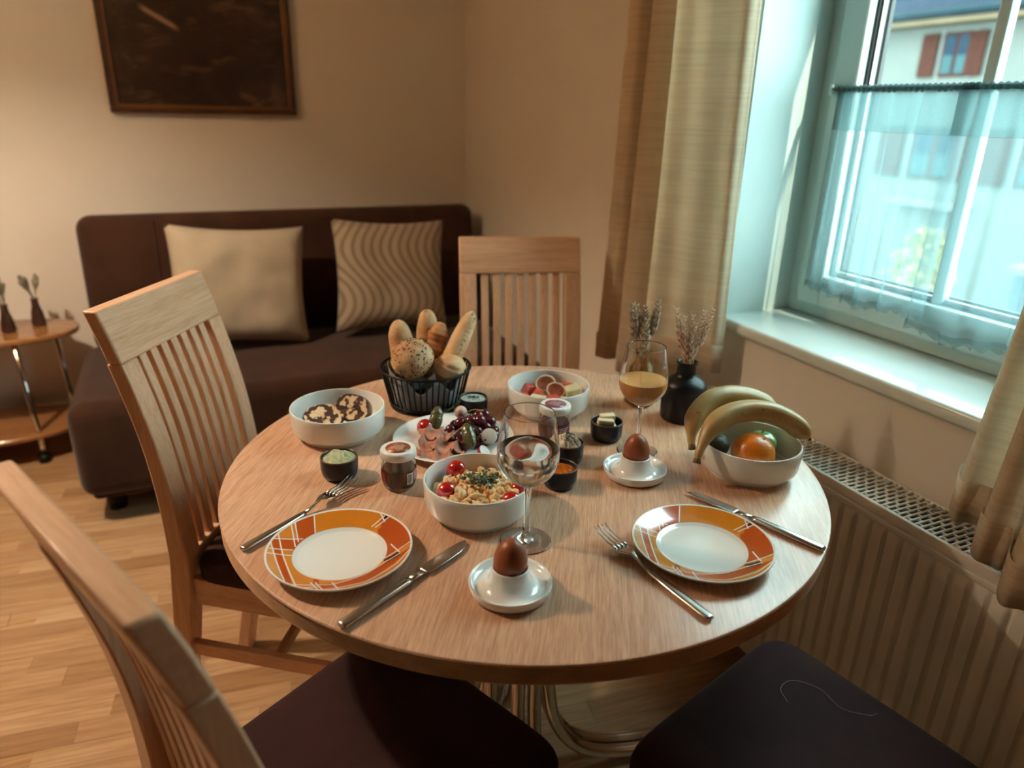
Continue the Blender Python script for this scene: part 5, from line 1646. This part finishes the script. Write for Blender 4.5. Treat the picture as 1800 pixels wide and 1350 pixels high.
chunk('watermelon_cube', 'red watermelon cube at the far left of the fruit bowl', 'watermelon', (.584, 1.243, FZ + .012), (.024, .020, .020), -.3, M_wm, (.1, .1), WG)
chunk('watermelon_cube', 'red watermelon cube under the upper fig half', 'watermelon', (.617, 1.240, FZ + .014), (.024, .022, .020), .8, M_wm, (.3, .1), WG)
chunk('watermelon_cube', 'red watermelon cube in front of the lower fig half', 'watermelon', (.636, 1.206, FZ + .013), (.026, .022, .020), .2, M_wm, (.1, .2), WG)
chunk('watermelon_cube', 'red watermelon cube behind the fig halves', 'watermelon', (.664, 1.260, FZ + .016), (.026, .022, .020), .5, M_wm, (.1, .2), WG)
MG = 'pale melon pieces in the fruit bowl'
chunk('melon_piece', 'pale green melon piece at the right of the fruit bowl', 'melon', (.680, 1.214, FZ + .022), (.030, .026, .026), vf + .3, M_mel, (.15, -.1), MG)
chunk('melon_piece', 'pale green melon piece at the left front of the fruit bowl', 'melon', (.601, 1.213, FZ + .016), (.032, .022, .018), vf - .2, M_mel, (.3, .15), MG)
chunk('melon_piece', 'pale green melon piece low in the middle of the fruit bowl', 'melon', (.655, 1.185, FZ + .012), (.028, .022, .018), vf, M_mel, (.1, .15), MG)
o = MB().ell((0, 0, 0), (.022, .011, .010), None, 20, 12).build('peach_slice', M_pch); o.location = (.690, 1.247, FZ + .020); o.rotation_euler = (.3, .1, vf); tag(o, 'red peach slice at the back right of the fruit bowl', 'peach')

# ---- bananas, orange, apple, avocado
t = NT('banana_peel'); v = t.coords(); f = t.noise(v, 18, 3)
vo = t.n('ShaderNodeTexNoise'); vo.inputs['Scale'].default_value = 120; vo.inputs['Detail'].default_value = 2; t.l(v, vo.inputs['Vector'])
t.set(color=t.mix(t.ramp(vo.outputs['Fac'], [(.70, (0, 0, 0)), (.76, (1, 1, 1))]), t.ramp(f, [(.3, (.40, .26, .090)), (.7, (.52, .36, .150))]), (.12, .06, .02)), rough=.42, coat=.1)
M_ban = t.m
M_bantip = plain('banana_stem_brown', (.16, .10, .045), .7, .4, 60)
M_bandark = plain('banana_tip_dark', (.03, .018, .010), .8, .3, 60)
def banana(label, pts, r):
    C = catmull(pts, 6); n = len(C)
    b = thing('banana', label, 'banana', C[0], 0, 'bananas in the fruit bowl')
    C = [p - C[0] for p in C]
    R_ = []
    for i in range(n):
        k = i / (n - 1)
        if k < .16: w = .30 + .12 * (k / .16)
        elif k < .34: w = .42 + .55 * math.sin((k - .16) / .18 * PI / 2)
        elif k < .82: w = .97 + .03 * math.sin((k - .34) / .48 * PI)
        else: w = .97 * max(.22, math.cos((k - .82) / .18 * PI / 2 * .9))
        R_.append(r * w)
    m = MB().tube(C, R_, 20)
    # softly five-sided
    ns = 20
    for i in range(n):
        for k in range(ns):
            p = Vector(m.v[i * ns + k]); q = 1 + .045 * math.cos(5 * 2 * PI * k / ns)
            m.v[i * ns + k] = tuple(C[i] + (p - C[i]) * q)
    m.build('peel', M_ban, b)
    MB().tube([C[0] - (C[1] - C[0]).normalized() * .006, C[0], C[1]], [R_[0] * 1.25, R_[0] * 1.08, R_[1] * 1.02], 12).build('stem_end', M_bantip, b)
    d = (C[-1] - C[-2]).normalized()
    MB().tube([C[-1] - d * .002, C[-1] + d * .003], [R_[-1] * 1.02, R_[-1] * .7], 10).build('tip', M_bandark, b)
banana('front banana arching over the orange in the white bowl', [(.716, .846, .794), (.722, .850, .808), (.748, .862, .835), (.781, .868, .851), (.822, .866, .8565), (.859, .852, .854), (.890, .836, .841), (.911, .822, .824), (.921, .814, .812)], .0185)
banana('rear banana arching behind the front one in the white bowl', [(.737, .889, .796), (.741, .898, .808), (.755, .913, .833), (.785, .922, .855), (.822, .922, .862), (.863, .914, .857), (.900, .903, .842), (.921, .888, .823)], .0185)
t = NT('orange_peel'); v = t.coords(); vo = t.n('ShaderNodeTexVoronoi'); vo.inputs['Scale'].default_value = 420; t.l(v, vo.inputs['Vector'])
f = t.noise(v, 14, 3)
t.set(color=t.ramp(f, [(.3, (.60, .15, .004)), (.7, (.74, .22, .008))]), rough=.34, coat=.25); t.bump(vo.outputs['Distance'], .35, .001)
og = thing('orange', 'whole orange under the bananas in the white bowl', 'orange', (.815, .828, T0 + .0455))
MB().ell((0, 0, 0), (.0358, .0358, .0345), None, 36, 24).build('peel', t.m, og)
MB().lathe([(0, .0005), (.003, .0008), (.0036, -.001)], 10, (.006, -.012, .0312)).build('navel', M_bantip, og)
M_apple = plain('green_apple_skin', (.17, .27, .075), .25, .25, 20, coat=.4)
M_avo = plain('avocado_skin', (.022, .028, .010), .45, .4, 80, .5, 300)
ap = thing('apple', 'green apple half hidden behind the orange', 'apple', (.874, .872, T0 + .034))
MB().ell((0, 0, 0), (.0265, .0265, .0245), None, 28, 18, lambda p: 1 - .12 * max(0, p.z) ** 6).build('skin', M_apple, ap)
MB().tube([(0, 0, .019), (.001, 0, .027)], .0012, 6).build('stalk', M_bantip, ap)
o = MB().ell((0, 0, 0), (.026, .021, .021), None, 24, 16, lambda p: 1 + .12 * p.x).build('avocado', M_avo); o.location = (.792, .893, T0 + .0335); o.rotation_euler = (0, 0, .5); tag(o, 'dark avocado under the bananas left of the orange', 'avocado')

# ---- vases and wheat
M_wheat_d = plain('dried_wheat_grey', (.42, .32, .22), .85, .3, 200)
M_wheat_l = plain('dried_wheat_pale', (.68, .50, .37), .85, .2, 200)
VX, VY = .862, 1.083
V1 = thing('black_vase', 'matt black bottle vase between the juice glass and the bananas', 'vase', (VX, VY, T0))
MB().lathe([(0, .001), (.038, .001), (.0405, 0), (.0425, .003), (.0435, .009), (.0435, .064), (.0425, .071), (.0385, .0785), (.030, .0855), (.0235, .0890), (.0195, .0925), (.0185, .097), (.0182, .113), (.0195, .1155), (.0212, .1175), (.0205, .1195), (.0180, .1195), (.0155, .117), (.0150, .095), (.0140, .088), (.0, .086)], 64).build('vase_body', M_blackvase, V1, sharp=70)
V2X, V2Y = .822, 1.178
V2 = thing('textured_vase', 'dimpled amber glass bottle vase behind the juice glass', 'vase', (V2X, V2Y, T0))
MB().lathe([(0, 0), (.026, 0), (.0295, .003), (.0305, .012), (.0305, .070), (.028, .080), (.020, .090), (.0165, .096), (.0160, .110), (.0180, .113), (.0180, .117), (.0150, .117), (.0140, .110), (.0142, .096), (.018, .088), (.0255, .079), (.0280, .069), (.0280, .013), (.026, .005), (0, .004)], 48).build('vase_body', M_texglass, V2)
def wheat(base, tip, mat, label, group, seed, ear=.062, awn=.006, rad=.0052):
    """one stalk with an ear of overlapping spikelets"""
    base, tip = Vector(base), Vector(tip)
    L = (tip - base).length
    d = (tip - base).normalized()
    w = thing('wheat_stalk', label, 'dried flowers', base, 0, group)
    rg = random.Random(seed)
    bend = Vector((d.x, d.y, 0)) * .010
    def at(k): return (tip - base) * k + bend * (k * k - k) * 1.5
    e0 = 1 - ear / L
    MB().tube([at(e0 * i / 5) for i in range(6)], .0009, 6).build('stem', mat, w)
    m = MB()
    rows = int(ear / .0066)
    for i in range(rows):
        k = e0 + (1 - e0) * (i + .5) / rows
        c = at(k)
        taper = .55 + .45 * math.sin(PI * min(1, (i + 1.5) / rows) ** .8)
        for q in range(3):
            a = q * 2 * PI / 3 + (PI / 3 if i % 2 else 0) + rg.uniform(-.2, .2)
            u = d.orthogonal().normalized(); u = Quaternion(d, a) @ u
            ax = (d * 1.0 + u * .62).normalized()
            b = ax.orthogonal().normalized(); M3 = Matrix((b, ax.cross(b), ax)).transposed()
            m.ell(c + u * rad * .5 * taper, (rad * .33 * taper, rad * .33 * taper, rad * .95 * taper), M3, 6, 5)
            p0 = c + u * rad * .8 * taper + ax * .003
            p1 = p0 + (d * 1.0 + u * .45).normalized() * awn * rg.uniform(.6, 1.2)
            s_ = u.cross(d) * .00022
            m.add([p0 - s_, p0 + s_, p1], [(0, 1, 2)])
    m.build('ear', mat, w)
lab1 = 'grey-brown dried wheat ear in the amber vase'
lab2 = 'pale pinkish dried grass ear in the black vase'
zt = .75 + .119
for i, (dx, dy, h) in enumerate(((-.028, .010, .100), (-.012, .020, .092), (-.006, -.012, .070), (.004, .010, .090), (.024, -.004, .104), (.014, .012, .066), (-.012, -.014, .060))):
    wheat((V2X + dx * .12, V2Y + dy * .12, T0 + .006), (V2X + dx, V2Y + dy, T0 + .118 + h), M_wheat_d, lab1, 'wheat ears in the amber vase', i, .072, .008, .0098)
for i, (dx, dy, h) in enumerate(((-.030, .012, .112), (-.018, -.004, .082), (-.010, .010, .096), (.004, .004, .098), (.014, -.010, .088), (.028, .0, .106), (.040, -.010, .110), (.022, .012, .078), (-.004, -.012, .066))):
    wheat((VX + dx * .10, VY + dy * .2, T0 + .089), (VX + dx, VY + dy, T0 + .114 + h), M_wheat_l, lab2, 'grass ears in the black vase', 20 + i, .082, .012, .0074)

# ---- a hair lying on the right seat cushion
M_hair = plain('pale_hair', (.45, .36, .30), .5, .1, 50)
th_ = MB().tube(catmull([(.735, .600, .5020), (.745, .625, .5022), (.775, .630, .5022), (.800, .600, .5022), (.800, .560, .5022), (.825, .535, .5020), (.842, .530, .5018)], 8), .00025, 5).build('hair', M_hair)
tag(th_, 'single pale hair lying on the right chair cushion', 'hair')
